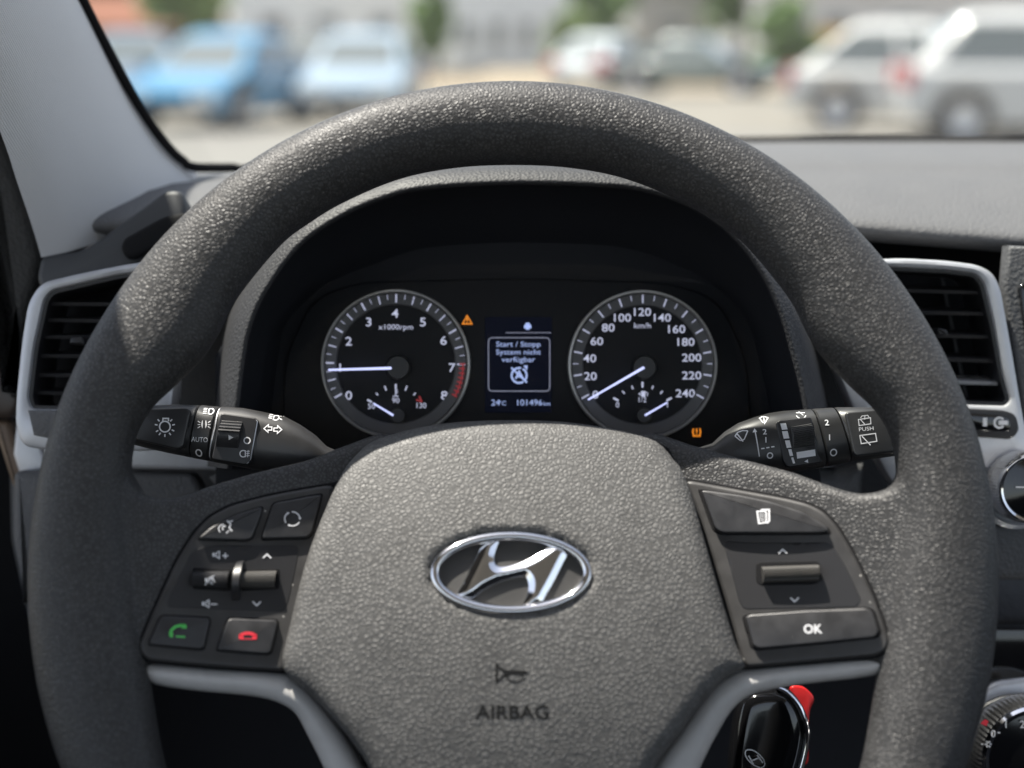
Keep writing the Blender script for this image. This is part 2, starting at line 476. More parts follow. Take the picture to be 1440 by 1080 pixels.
# ================================================================== OUTSIDE: ground, cars, buildings, trees
def ground_mat(name, c1, c2, s):
    m = mat(name, c1, .9, spec=.2); b = m.node_tree.nodes['Principled BSDF']; tc = nd(m, 'ShaderNodeTexCoord')
    n = nd(m, 'ShaderNodeTexNoise', Scale=s, Detail=8.0, Roughness=.65); lk(m, tc.outputs['Object'], n.inputs['Vector'])
    r = nd(m, 'ShaderNodeValToRGB'); r.color_ramp.elements[0].color = (*c1, 1); r.color_ramp.elements[1].color = (*c2, 1)
    r.color_ramp.elements[0].position = .35; r.color_ramp.elements[1].position = .65
    lk(m, n.outputs[0], r.inputs[0]); lk(m, r.outputs[0], b.inputs['Base Color'])
    return m
def slab(name, x0, x1, y0, y1, z, m):
    return structure(mk(name, [(x0, y0, z), (x1, y0, z), (x1, y1, z), (x0, y1, z)], [(0, 1, 2, 3)], m, smooth=False))
def G(u, v):
    r = ray(u, v); t = -CAM.z / r.z
    return CAM + r * t
slab('ground', -700, 700, -60, 1200, 0, ground_mat('gravel_ground', (.155, .145, .125), (.21, .195, .17), .35))
slab('parking_lane', -60, 60, 2.5, 22, .006, ground_mat('worn_asphalt', (.15, .146, .137), (.20, .193, .18), .5))
slab('sandy_lot', -8.5, 60, 40, 72, .012, ground_mat('sandy_soil', (.24, .195, .14), (.30, .25, .185), .25))

def box(name, x0, x1, y0, y1, z0, z1, m, parent=None, bev=0):
    V = [(x, y, z) for z in (z0, z1) for x, y in ((x0, y0), (x1, y0), (x1, y1), (x0, y1))]
    return mk(name, V, [(3, 2, 1, 0), (4, 5, 6, 7), (0, 1, 5, 4), (1, 2, 6, 5), (2, 3, 7, 6), (3, 0, 4, 7)], m, parent, smooth=False)
def paint(name, c): return mat(name, c, .3, spec=.5, coat=.6)
def car(label, loc, rotz, L, W, H, pm, style='hatch', group='cars parked across the yard'):
    t = thing('parked_car', label, 'car', loc=loc, rotz=rotz, group=group)
    hb = H * .60; r = .32; fx, rx = L / 2 - .82, -L / 2 + .78
    def arch(cx):
        return [(cx + (r + .07) * math.cos(a), .30 + (r + .07) * math.sin(a)) for a in [math.pi * k / 8 for k in range(9)]]
    hood = hb if style != 'suv' else hb * 1.04
    prof = [(-L / 2 + .03, .32), (-L / 2, .55), (-L / 2 + .04, hb - .1), (-L / 2 + .12, hb)] + [(L * .18, hb), (L * .36, hood - .07), (L / 2 - .12, hood - .18), (L / 2 - .01, hood - .34), (L / 2, .5), (L / 2 - .06, .26)]
    prof += [(fx + r + .07, .24)] + arch(fx) + [(fx - r - .07, .22), (rx + r + .07, .22)] + arch(rx) + [(rx - r - .07, .26)]
    plate('body', prof, -W / 2, W / 2, .10, pm, t, xf=lambda x, y, z: (x, z, y), both=True)
    if style == 'sedan': xb0, xb1, xr0, xr1 = -L * .36, L * .22, -L * .17, L * .05
    elif style == 'suv': xb0, xb1, xr0, xr1 = -L / 2 + .12, L * .26, -L * .33, L * .03
    else: xb0, xb1, xr0, xr1 = -L / 2 + .16, L * .26, -L * .27, L * .02
    wb, wr = W / 2 - .05, W / 2 - .25
    zb, zr = hb - .03, H
    def ringz(k):
        z = zb + (zr - zb) * k; x0 = xb0 + (xr0 - xb0) * k; x1 = xb1 + (xr1 - xb1) * k; ww = wb + (wr - wb) * k
        return [(p[0], p[1], z) for p in fillet([(x0, -ww), (x1, -ww), (x1, ww), (x0, ww)], .14)]
    top = [(p[0] * .72 + (xr0 + xr1) * .14, p[1] * .8, H + .05) for p in ringz(1)]
    def rnd(k, f, dz):
        return [(p[0] * f + (xr0 + xr1) / 2 * (1 - f), p[1] * f, p[2] + dz) for p in ringz(k)]
    loft('cabin', [ringz(0), ringz(.5), ringz(.88), rnd(.96, .975, 0), rnd(1, .90, .018), rnd(1, .72, .045), rnd(1, .4, .06)], pm, t)
    def q(k, s):                                       # window quads a centimetre off the cabin
        return xb0 + (xr0 - xb0) * k, xb1 + (xr1 - xb1) * k, wb + (wr - wb) * k, zb + (zr - zb) * k
    a, b = q(.12, 0), q(.86, 0)
    for s in (-1, 1):
        xm = (a[0] + a[1]) / 2
        for (f0, f1) in ((.08, .49), (.53, .93)):
            e = lambda w_, f: w_[0] + (w_[1] - w_[0]) * f
            V = [(e(a, f0), s * (a[2] + .012), a[3]), (e(a, f1), s * (a[2] + .012), a[3]), (e(b, f1), s * (b[2] + .012), b[3]), (e(b, f0), s * (b[2] + .012), b[3])]
            mk('side_window', V, [(0, 1, 2, 3)], M_CARGLASS, t, smooth=False)
    mk('windscreen', [(a[1] + .012, -a[2] + .13, a[3]), (a[1] + .012, a[2] - .13, a[3]), (b[1] + .012, b[2] - .1, b[3]), (b[1] + .012, -b[2] + .1, b[3])], [(0, 1, 2, 3)], M_CARGLASS, t, smooth=False)
    mk('rear_window', [(a[0] - .012, -a[2] + .13, a[3]), (a[0] - .012, a[2] - .13, a[3]), (b[0] - .012, b[2] - .1, b[3]), (b[0] - .012, -b[2] + .1, b[3])], [(0, 1, 2, 3)], M_CARGLASS, t, smooth=False)
    for x in (fx, rx):
        for s in (-1, 1):
            xf = lambda a_, b_, c_, x=x, s=s: (x + a_, s * (W / 2 - .1 + c_), r + b_)
            wh = lathe('wheel', [(r, -.10), (r, .08), (r - .05, .105), (r - .11, .10), (r - .12, -.1)], M_TYRE, t, n=28, xf=xf)
            lathe('wheel_rim', [(r - .11, .06), (r - .11, .11), (r - .15, .10), (.07, .085), (.01, .10)], M_ALLOY, wh, n=20, xf=xf)
    for s in (-1, 1):
        box('headlight', L / 2 - .16, L / 2 + .005, *sorted((s * (W / 2 - .50), s * (W / 2 - .10))), hood - .42, hood - .26, M_LAMP, t)
        box('tail_light', -L / 2 - .012, -L / 2 + .13, *sorted((s * (W / 2 - .34), s * (W / 2 + .004))), hb - .26, hb + .02, M_TAIL, t)
        box('door_mirror', L * .17, L * .17 + .12, *sorted((s * (W / 2 - .02), s * (W / 2 + .17))), hb, hb + .14, pm, t)
    box('grille', L / 2 - .04, L / 2 + .008, -W / 2 + .55, W / 2 - .55, .42, hood - .36, M_BLACK, t)
    box('bumper', L / 2 - .06, L / 2 + .02, -W / 2 + .25, W / 2 - .25, .25, .36, M_BLACK, t)
    return t
g = G(284, 184); car('bright blue car with pale green windows, front turned to us', (g.x, g.y + 1.8, 0), R(-104), 3.9, 1.70, 1.38, paint('blue_paint', (.06, .22, .38)))
g = G(497, 174); car('pale silver blue car seen head-on beside the bright blue car', (g.x, g.y + 2, 0), R(-92), 4.2, 1.70, 1.40, paint('silver_blue_paint', (.28, .36, .44)))
g = G(985, 133); car('grey green sedan seen side-on at the far edge of the yard', (g.x, g.y + .9, 0), R(-24), 4.3, 1.75, 1.36, paint('grey_green_paint', (.10, .135, .13)), 'sedan')
g = G(866, 131); car('white car with a red tail light partly behind the grey green sedan', (g.x, g.y + 3.5, 0), R(62), 4.2, 1.75, 1.40, paint('white_paint_far', (.62, .66, .68)))
g = G(1112, 186); car('white hatchback parked left of the larger white off-roader', (g.x + 2.2, g.y + .9, 0), R(-17), 4.1, 1.75, 1.50, paint('white_paint', (.52, .52, .51)))
g = G(1282, 203); car('large white off-roader at the right edge, nearest of the parked cars', (g.x + 2.3, g.y + .95, 0), R(-8), 4.5, 1.85, 1.60, paint('white_paint_near', (.50, .50, .495)), 'suv')
g = G(172, 160); car('dull grey blue car behind the windscreen pillar', (g.x - .6, g.y + 3.5, 0), R(-75), 4.2, 1.75, 1.42, paint('slate_paint', (.13, .17, .22)))
g = G(398, 148); car('small dark grey car standing between the two blue cars', (g.x - .1, g.y + 5.5, 0), R(-90), 3.6, 1.55, 1.60, paint('dark_paint', (.06, .06, .058)))

def facade_windows(t, rects, y, m):
    for (x0, x1, z0, z1) in rects: 
        f = box('window', x0, x1, y - .06, y + .05, z0, z1, M_PRINT, t)
        box('pane', x0 + .08, x1 - .08, y - .075, y - .055, z0 + .08, z1 - .08, m, f)
def house(name, label, u0, u1, Y, zt, depth, wm, rm, wins=3, rows=1, ridge=0):
    k = Y / (FPX * math.cos(PITCH)) * 1.0
    x0 = (u0 - 720) / FPX * (Y * 1.02); x1 = (u1 - 720) / FPX * (Y * 1.02)
    t = thing(name, label, 'building', loc=((x0 + x1) / 2, Y, 0))
    hw = (x1 - x0) / 2
    box('wall', -hw, hw, 0, depth, 0, zt, wm, t)
    if ridge:
        V = [(-hw - .3, -.3, zt), (hw + .3, -.3, zt), (hw + .3, depth + .3, zt), (-hw - .3, depth + .3, zt), (-hw - .3, depth / 2, zt + ridge), (hw + .3, depth / 2, zt + ridge)]
        mk('roof', V, [(0, 1, 5, 4), (2, 3, 4, 5), (1, 2, 5), (3, 0, 4), (3, 2, 1, 0)], rm, t, smooth=False)
    else:
        box('roof', -hw - .2, hw + .2, -.2, depth + .2, zt, zt + .35, rm, t)
    w = 2 * hw / (wins * 2 + 1); R_ = []
    for r in range(rows):
        for i in range(wins):
            xx = -hw + w * (2 * i + 1); z0 = 1.0 + r * 2.9
            if z0 + 1.3 < zt: R_.append((xx, xx + w, z0, z0 + 1.3))
    facade_windows(t, R_, 0, M_CARGLASS)
    return t
def wallmat(n, c): return mottle(mat(n, c, .85, spec=.2), c, .08, .6, .85, .02)
house('warehouse', 'long pale grey hall behind the silver blue car', 345, 600, 62, 5.6, 14, wallmat('grey_cladding', (.78, .80, .80)), wallmat('roof_grey', (.2, .2, .2)), 3)
house('warehouse', 'pale whitish hall behind the sandy lot', 628, 812, 78, 4.6, 12, wallmat('white_cladding', (.8, .8, .8)), wallmat('roof_light', (.5, .5, .5)), 4)
house('brick_house', 'low house with red tiled roof at the upper left', 60, 262, 48, 1.7, 9, wallmat('grey_render', (.16, .17, .19)), wallmat('red_tiles', (.20, .09, .06)), 2, ridge=1.1)
house('showroom', 'grey showroom with yellow fascia behind the white cars', 1085, 1600, 58, 3.2, 16, wallmat('showroom_grey', (.5, .51, .53)), wallmat('fascia_grey', (.45, .46, .48)), 5, 1)
fz = thing('yellow_hoarding', 'low yellow ochre hoarding in front of the grey showroom', 'hoarding', loc=(10.5, 55, 0))
box('board', -1.0, 6.5, 0, .08, 1.15, 1.75, mat('ochre_board', (.55, .34, .08), .6), fz)
for x in (-.9, 2.6, 6.3): box('post', x, x + .08, .1, .18, 0, 1.75, M_ALLOY, fz)
house('grey_shed', 'small grey shed with flat roof right of the sedan', 885, 985, 70, 3.6, 6, wallmat('shed_grey', (.36, .36, .35)), wallmat('shed_roof', (.18, .18, .18)), 1)

LEAF = []
for i, c in enumerate(((.06, .12, .03), (.11, .19, .05), (.16, .23, .07))):
    LEAF.append(mottle(mat('leaves_%s' % 'abc'[i], c, .6, spec=.3), c, .35, 2.5, .6, .1))
M_BARK = mottle(mat('bark', (.09, .07, .05), .9), (.09, .07, .05), .3, 9, .9, .05)
def tree(label, u, Y, h, cr, lm, group='trees behind the yard', lo=.35, name='broadleaf_tree', n=1500):
    x = (u - 720) / FPX * Y * 1.02; t = thing(name, label, 'tree', loc=(x, Y, 0), group=group)
    V = []; rings = []
    for k in range(7):
        f = k / 6; rr = .16 * h / 6 * (1 - .75 * f)
        rings.append([(rr * math.cos(a) + .15 * math.sin(3 * f), rr * math.sin(a), h * .75 * f) for a in [2 * math.pi * i / 9 for i in range(9)]])
    loft('trunk', rings, M_BARK, t)
    F = []; rnd = random.Random(hash(label) % 997 if False else int(u * 7 + Y))
    cl = [(rnd.uniform(-.75, .75) * cr, rnd.uniform(-.75, .75) * cr, h * rnd.uniform(lo + .08, .9), cr * rnd.uniform(.28, .5)) for _ in range(16)]
    for i in range(n):
        c = cl[i % 16]; d = Vector((rnd.gauss(0, 1), rnd.gauss(0, 1), rnd.gauss(0, 1))).normalized() * c[3] * rnd.uniform(.5, 1) ** .5
        p = Vector(c[:3]) + d; s = rnd.uniform(.12, .26)
        a = Vector((rnd.gauss(0, 1), rnd.gauss(0, 1), rnd.gauss(0, 1))).normalized(); b = a.orthogonal().normalized()
        k = len(V); V += [p + a * s, p + b * s * .6, p - a * s, p - b * s * .6]; F.append((k, k + 1, k + 2, k + 3))
    mk('crown', V, F, lm, t, smooth=False)
    return t
tree('light green tree behind the bright blue car', 290, 50, 4.2, 1.6, LEAF[2], lo=.18, n=2600)
tree('dark green tree at the upper left corner of the windscreen', 178, 56, 4.6, 1.2, LEAF[0], lo=.3, n=1800)
tree('slim green tree between the two pale halls', 612, 56, 4.4, .8, LEAF[1], lo=.2)
tree('bushy green tree right of the whitish hall', 842, 64, 4.6, 1.5, LEAF[1], lo=.12, n=2600)
tree('yellow green bush beside the bushy green tree', 800, 60, 2.4, 1.0, LEAF[2], lo=.1)
tree('green shrub standing right of the sedan', 1088, 48, 2.5, .9, LEAF[1], lo=.05, n=1800)
tree('broad green tree above the sedan', 1025, 68, 4.8, 1.6, LEAF[1], lo=.36, n=2400)
tree('dark green tree behind the grey showroom', 1250, 80, 8.0, 3.0, LEAF[0], lo=.35)

# ================================================================== CAR INTERIOR: shell
# windscreen opening and glass
def G3(pts): return [P(*p) for p in pts]
# --- windscreen pane
pane = [P(272, 240, .85), P(700, 201, .945), P(1500, 199, .96), P(1900, 199, .96), P(1900, -900, .56), P(-200, -560, .64), P(-40, -300, .70), P(110, 0, .775), P(190, 150, .815)]
def thick(name, pts, off, m, parent=None):
    n = len(pts); V = [Vector(p) for p in pts] + [Vector(p) + off for p in pts]
    F = [tuple(range(n)), tuple(reversed(range(n, 2 * n)))] + [(i, (i + 1) % n, n + (i + 1) % n, n + i) for i in range(n)]
    return mk(name, V, F, m, parent, smooth=False)
ws = thing('windscreen', 'slightly dusty car windscreen framed by a black edge above the dashboard', 'windscreen', loc=P(720, 200, .94))
wl = lambda pts: [Vector(p) - ws.location for p in pts]
A_, B_, C_, D_ = P(190, 262, .86), P(1900, 202, .985), P(1900, -900, .59), P(-290, -560, .655)
grid = [[(A_ * (1 - a) + B_ * a) * (1 - b) + (D_ * (1 - a) + C_ * a) * b - ws.location for a in [i / 24 for i in range(25)]] for b in [i / 24 for i in range(25)]]
loft('glass', grid, M_WIND, ws, closed=False, sharp=180)
# black border along the pillar and the cowl
def ribbon(name, line, w0, w1, m, parent, off):
    """tube-like strip following a 3-D line"""
    rings = []
    L = [Vector(p) for p in line]
    for i, p in enumerate(L):
        d = (L[min(i + 1, len(L) - 1)] - L[max(i - 1, 0)]).normalized()
        n = d.cross((CAM - p).normalized()).normalized(); b = d.cross(n)
        rings.append([p + n * w0 * math.cos(a) + b * w1 * math.sin(a) - off for a in [2 * math.pi * k / 10 for k in range(10)]])
    return loft(name, rings, m, parent)
edge = crom([(60, -100), (85, -50), (110, 0), (150, 78), (190, 150), (228, 205), (262, 234), (300, 238), (350, 236), (420, 225), (560, 212), (700, 205), (900, 199), (1100, 196), (1300, 194), (1500, 193), (1800, 193)], 5)
edge = [(u + (5 if u < 262 else 0), v + (1.5 if u > 330 else -2)) for u, v in edge]
def edge_d(u):
    pts = [(60, .725), (110, .75), (190, .785), (262, .825), (330, .85), (420, .87), (700, .92), (1100, .935), (1800, .94)]
    for (a, x), (b, y) in zip(pts, pts[1:]):
        if u <= b: return x + (y - x) * (u - a) / (b - a)
    return pts[-1][1]
ribbon('edge_seal', [P(u, v, edge_d(u)) for u, v in edge], -.0026, .0026, M_VOID, ws, ws.location)

# --- windscreen pillar, padded fabric
lft = crom([(-560, -760, .50), (-330, -480, .56), (-170, -200, .61), (-70, 20, .65), (0, 185, .69), (22, 250, .705), (45, 318, .72), (58, 362, .73)], 4)
rgt = crom([(-330, -760, .58), (-170, -480, .64), (-45, -270, .69), (60, -85, .74), (110, 2, .765), (172, 118, .795), (222, 195, .82), (276, 243, .845)], 4)
rows = []
for a, b in zip(lft, rgt):
    A, B = P(*a), P(*b); n = ((B - A).cross(Vector((0, .4, -1)))).normalized()
    if n.dot(CAM - A) < 0: n = -n
    row = []
    for k in range(13):
        t = k / 12
        row.append(A + (B - A) * t + n * (.016 * (4 * t * (1 - t)) ** .7))
    rows.append(row)
pil = thing('windscreen_pillar', 'pale grey fabric-covered windscreen pillar at the upper left', 'car pillar', loc=P(120, 250, .85))
loft('pillar_trim', [[p - pil.location for p in r] for r in rows], M_PILLAR, pil, closed=False, sharp=180)
back = [[p + (p - CAM).normalized() * .05 - pil.location for p in r] for r in rows]
loft('pillar_frame', back, M_VOID, pil, closed=False, sharp=180)

# --- dashboard
dash = thing('dashboard', 'grey grained plastic dashboard spreading under the windscreen', 'dashboard', loc=P(900, 320, .8))
dl = lambda p: p - dash.location
drows = []
for (v, d, sl) in ((193, 1.39, 0), (200, 1.33, 0), (213, 1.2, .004), (232, 1.06, .008), (234.5, 1.055, .008), (250, .98, .02), (270, .915, .04), (288, .865, .06), (300, .835, .075), (308, .82, .078), (315, .812, .078), (322, .81, .078), (330, .815, .078), (338, .84, .078)):
    d = .745 + (d - .81) * .36
    row = []
    for k in range(84):
        u = -350 + 25 * k
        vv = v + sl * (u - 1200) if u > 1200 else v - sl * 90 * min(480, max(0, (480 - u))) / 480
        if u < 900 and v < 262: vv += 46 * max(0, (900 - max(u, 260)) / 600) ** 1.4 * (1 - (v - 193) / 69)
        row.append(dl(P(u, vv, d)))
    drows.append(row)
loft('top_pad', drows, M_DASH, dash, closed=False, sharp=180)
# dark band under the top pad, and the large lower body of the dash behind everything
D = Frame(720, 600, .82, R(10))
body = [(52, 372), (140, 345), (232, 300), (300, 262), (700, 225), (1150, 300), (1700, 330), (1700, 880), (1260, 880), (1000, 860), (420, 860), (240, 880), (120, 900), (45, 900), (14, 760), (12, 660), (25, 600), (34, 480)]
def dplate(name, fr, px, z0, z1, bev, m, h=0, rad=0, owner=None, off=None, **kw):
    o = plate(name, fillet(fr.many(px, h), rad) if rad else fr.many(px, h), z0, z1, bev, m, None, **kw)
    if owner:
        o.data.transform(fr.M); o.data.transform(Matrix.Translation(-owner.matrix_world.translation if owner.matrix_world.translation.length > 0 else -owner.location)); o.parent = owner
    else:
        o.matrix_world = fr.M
    return o
dplate('lower_body', D, body, -.03, 0, .004, M_DASHD, owner=dash, rad=.006)
E = Frame(1350, 480, .725, R(10))
dplate('dark_recess', D, [(1130, 318), (1700, 345), (1700, 420), (1130, 410)], 0, .006, .001, M_VOID, owner=dash)
M_SILL = mottle(mat('sill_plastic', (.04, .042, .046), .55), (.04, .042, .046), .04, 60, .55, .04)
# left sill under the pillar: dark plastic with step
S1 = Frame(150, 330, .735, R(25))
dplate('end_sill', S1, [(50, 392), (57, 358), (110, 352), (135, 338), (198, 292), (233, 266), (256, 266), (262, 290), (258, 320), (190, 372), (60, 410)], -.03, .0, .003, M_SILL, owner=dash, rad=.004)
dplate('sill_step', S1, [(172, 350), (178, 338), (232, 308), (266, 300), (270, 330), (190, 366), (178, 364)], 0, .005, .0025, M_VOID, owner=dash, rad=.004)
# silver strip and grey panel left of the column
S2 = Frame(230, 640, .745, R(12))
dplate('silver_strip', S2, [(63, 628), (120, 600), (330, 600), (330, 661), (187, 658), (70, 655)], -.01, .004, .002, M_SILVER, owner=dash)
dplate('lower_strip', S2, [(20, 662), (188, 663), (272, 666), (300, 720), (260, 800), (60, 800), (40, 860), (20, 760)], -.012, .002, .003, M_DASH, owner=dash, rad=.004)
dplate('end_cap', S2, [(24, 470), (36, 446), (40, 600), (62, 660), (20, 672), (10, 640), (14, 600), (24, 560)], -.02, -.008, .002, M_SILVER, owner=dash)

# --- air vents
def vent(label, fr, outer, inner, slats, tilt, tab, owner_mat, vane=None, extra=None):
    t = thing('air_vent', label, 'air vent', frame=fr, group='dashboard air vents')
    o = fillet(ccw(fr.many(outer)), .008); i = fillet(ccw(fr.many(inner)), .004)
    ringplate('frame', o, i, -.012, .004, .0022, owner_mat, t)
    ins = [(a * 1, b * 1) for a, b in inset(i, -.0005)]
    ringplate('inner_rim', ins, inset(i, .0018), -.03, .0015, .0005, M_BLACK, t)
    plate('cavity', inset(i, -.001), -.040, -.036, .0005, M_VOID, t)
    for (ua, va, ub, vb, bright) in slats:
        a, b = Vector(fr.xy(ua, va)), Vector(fr.xy(ub, vb))
        d = (b - a).normalized(); up = Vector((-d.y, d.x)) if d.x > 0 else Vector((d.y, -d.x))
        prof = [(0, -.004), (.0009, -.0035), (.0032, -.022), (.0022, -.0225), (-.0006, -.0045)]
        rings = [[(p.x + up.x * y, p.y + up.y * y, z) for y, z in prof] for p in (a, b)]
        loft('slat', rings, M_SILVER if bright else M_HOOD, t, sharp=20)
    if vane:
        for (ua, va, ub, vb) in vane:
            a, b = Vector(fr.xy(ua, va)), Vector(fr.xy(ub, vb))
            loft('vane', [[(p.x - .0006, p.y, -.024), (p.x + .0006, p.y, -.024), (p.x + .004, p.y, -.035), (p.x + .0028, p.y, -.035)] for p in (a, b)], M_HOOD, t)
    if tab:
        plate('adjuster_tab', fillet(fr.many(tab), .001), -.006, .003, .001, M_BLACK, t)
    return t
VL = Frame(130, 500, .715, R(14))
vent('dashboard air vent at the left with a pale silver frame', VL,
     [(42, 425), (60, 398), (120, 384), (187, 371), (262, 362), (250, 470), (246, 570), (228, 634), (130, 634), (63, 632), (34, 627), (24, 600), (25, 560), (33, 480)],
     [(65, 421), (76, 409), (165, 388), (222, 380), (212, 480), (196, 577), (47, 575), (42, 560), (50, 490)],
     [(60, 427, 215, 428, 0), (55, 450, 212, 452, 0), (52, 474, 210, 475, 0), (50, 501, 206, 501, 0), (46, 528, 204, 529, 0), (44, 553, 200, 556, 0)], 0,
     [(99, 484), (102, 474), (118, 473), (122, 486)], M_SILVER)
dplate('vent_lip', VL, [(44, 577), (196, 579), (200, 614), (72, 616), (52, 612)], -.004, .0055, .001, M_DASH, owner=dash)
vent('dashboard air vent at the right, beside the rotary knobs', E,
     [(1180, 371), (1257, 363), (1330, 367), (1373, 373), (1394, 384), (1405, 406), (1420, 488), (1437, 589), (1450, 645), (1350, 665), (1258, 690), (1236, 650), (1197, 575), (1169, 503), (1158, 430)],
     [(1215, 374), (1268, 377), (1330, 380), (1369, 385), (1381, 398), (1396, 460), (1408, 527), (1418, 562), (1411, 570), (1340, 568), (1260, 560), (1225, 480)],
     [(1225, 408, 1384, 412, 0), (1228, 440, 1390, 442, 0), (1232, 471, 1397, 475, 0), (1238, 504, 1403, 509, 0), (1250, 536, 1410, 541, 1)], 0,
     [(1316, 461), (1330, 463), (1332, 472), (1318, 472)], M_SILVER, vane=[(1344, 386, 1380, 565)])
# airbag lamp inset under the right vent
tel = thing('airbag_indicator', 'small black inset with a white airbag symbol under the right air vent', 'indicator', frame=E)
plate('bezel', fillet(E.many([(1330, 572), (1408, 576), (1424, 582), (1429, 604), (1418, 617), (1340, 612)]), .003), .003, .0055, .001, M_BLACK, tel)
plate('window', fillet(E.many([(1340, 578), (1404, 582), (1414, 588), (1416, 602), (1408, 606), (1342, 602)]), .002), .0055, .0065, .0005, M_GLOSS, tel)
ik = Ink(E); ik.arc(1399, 593, 7, 40, 320, 3); ik.poly([(1398, 590), (1411, 590), (1411, 596), (1398, 596)]); ik.poly([(1376, 586), (1382, 586), (1382, 598), (1376, 598)])
ik.build('symbol', M_PRINT, tel, z=.0068)
# silver panel carrying the knobs, dark pieces below
dplate('knob_panel', E, [(1255, 652), (1340, 628), (1436, 622), (1700, 622), (1700, 738), (1412, 738), (1280, 725), (1256, 700)], -.01, .0015, .002, M_SILVER, owner=dash, rad=.004)
dplate('grained_ledge', E, [(1260, 735), (1700, 742), (1700, 822), (1260, 815)], -.012, -.001, .004, M_DASHD, owner=dash)
dplate('radio_fascia', E, [(1417, 345), (1700, 360), (1700, 640), (1447, 630), (1436, 560), (1424, 480), (1412, 400)], -.008, .001, .002, M_DASHD, owner=dash)
dplate('radio_display', E, [(1430, 404), (1436, 398), (1700, 398), (1700, 560), (1452, 560)], .001, .003, .001, M_GLOSS, owner=dash)
dplate('gloss_panel', E, [(1270, 884), (1700, 888), (1700, 962), (1270, 956)], -.012, -.002, .001, M_GLOSS, owner=dash)
dplate('silver_arch', E, [(1340, 1020), (1372, 975), (1404, 958), (1440, 953), (1700, 953), (1700, 1250), (1340, 1250)], -.014, .0, .003, M_SILVER, owner=dash, rad=.003)
dplate('climate_fascia', E, [(1330, 1100), (1350, 1030), (1380, 990), (1410, 977), (1460, 972), (1700, 972), (1700, 1250), (1330, 1250)], 0, .0025, .001, M_BLACK, owner=dash, rad=.003)

def knob(label, fr, u, v, rpx, deep, marks):
    t = thing('rotary_knob', label, 'knob', frame=Frame(u, v, fr.d - deep, R(12)), group='rotary knobs on the centre console')
    r = rpx * fr.s
    lathe('grip', [(r * .98, -.012 - deep * 0), (r, -.004), (r * .98, .007), (r * .95, .009)], M_CHROME2, t, n=144, ripple=-.0005, rip=(0, 3))
    lathe('chrome_ring', [(r * .95, .006), (r * .95, .0100), (r * .90, .0112), (r * .84, .0108), (r * .80, .0090)], M_CHROME, t, n=72)
    lathe('face', [(r * .81, .006), (r * .81, .0095), (r * .3, .0105), (r * .02, .0107)], M_GLOSS, t, n=64)
    return t
k1 = knob('chrome-ringed black rotary knob on the silver panel, upper of two', E, 1443, 685, 50, .012, 0)
f1 = Frame(1443, 685, .713, R(12)); ik = Ink(f1, .0108); ik.line([(1428, 685), (1446, 685)], 2); ik.build('pointer_mark', M_PRINT, k1, z=.0112)
lathe('dish', [(62 * E.s, -.0135), (62 * E.s, -.0125), (56 * E.s, -.0105), (51 * E.s, -.013)], M_SILVER, k1, n=64)
k2 = knob('large climate control knob with numbers and red pointer, lower of two', E, 1448, 1062, 79, .012, 0)
f2 = Frame(1448, 1062, .713, R(12)); ik = Ink(f2, .0105)
ik.text('0', 1396, 1031, 10, .01); ik.line([(1402, 1030), (1406, 1030)], 1.6); ik.text('1', 1414, 1018, 10, .01); ik.text('2', 1437, 1018, 10, .01)
for a in range(0, 360, 60): ik.line([(1389 + 2 * math.cos(R(a)), 1046 + 2 * math.sin(R(a))), (1389 + 5 * math.cos(R(a)), 1046 + 5 * math.sin(R(a)))], 2)
ik.line([(1379, 1046), (1382, 1046)], 1.4)
ik.build('numerals', M_PRINT, k2, z=.0112)
ik = Ink(f2, .0115); ik.poly([(1378, 1017), (1385, 1011), (1390, 1014), (1387, 1021)]); ik.build('red_pointer', M_RED, k2, z=.0118)

# ================================================================== INSTRUMENT CLUSTER
K = Frame(730, 500, .722, R(13))
clu = thing('instrument_cluster', 'black instrument cluster with two round lit dials under a grained hood', 'instrument cluster', frame=K)
Lp = [(326, 660), (337, 570), (345, 505), (355, 457), (378, 407), (423, 347), (480, 307), (540, 281), (600, 267), (720, 260), (840, 263), (900, 269), (960, 288), (1015, 321), (1060, 372), (1090, 430), (1112, 500), (1130, 575), (1140, 660)]
Lc = crom(Lp, 5)
def offs(pts, d):
    out = []
    for i in range(len(pts)):
        a, b = Vector(pts[max(0, i - 1)]), Vector(pts[min(len(pts) - 1, i + 1)]); e = (b - a).normalized()
        n = Vector((e.y, -e.x)); out.append((pts[i][0] + n.x * d, pts[i][1] + n.y * d))
    return out
def ringpx(f, d): return [K.loc(P(u, v, d)) for u, v in f]
inner = []
for (u, v) in Lc:
    k = .86; vv = 470 + (v - 470) * .80 if v < 470 else v
    inner.append((725 + (u - 725) * k, vv + (52 if v < 300 else max(0, 52 * (470 - v) / 170) if v < 470 else 0)))
sh = [ringpx(inner, .731), ringpx([(a * .45 + b * .55, c * .45 + d * .55) for (a, c), (b, d) in zip(inner, Lc)], .713), ringpx(offs(Lc, -3), .695), ringpx(Lc, .689), ]
loft('shroud', sh, M_FACE2, clu, closed=False, sharp=180)
hd = [ringpx(Lc, .6885), ringpx(offs(Lc, 3), .686), ringpx(offs(Lc, 8), .6865), ringpx(offs(Lc, 20), .692), ringpx(offs(Lc, 26), .698), ringpx(offs(Lc, 32), .715), ringpx(offs(Lc, 35), .74), ringpx(offs(Lc, 36), .77), ringpx(offs(Lc, 30), .82)]
loft('hood', hd, M_HOOD, clu, closed=False, sharp=180)
plate('back_panel', K.many([(300, 700), (300, 500), (380, 380), (520, 300), (720, 270), (920, 290), (1070, 380), (1140, 500), (1160, 700)]), -.012, -.004, .001, M_FACE2, clu)
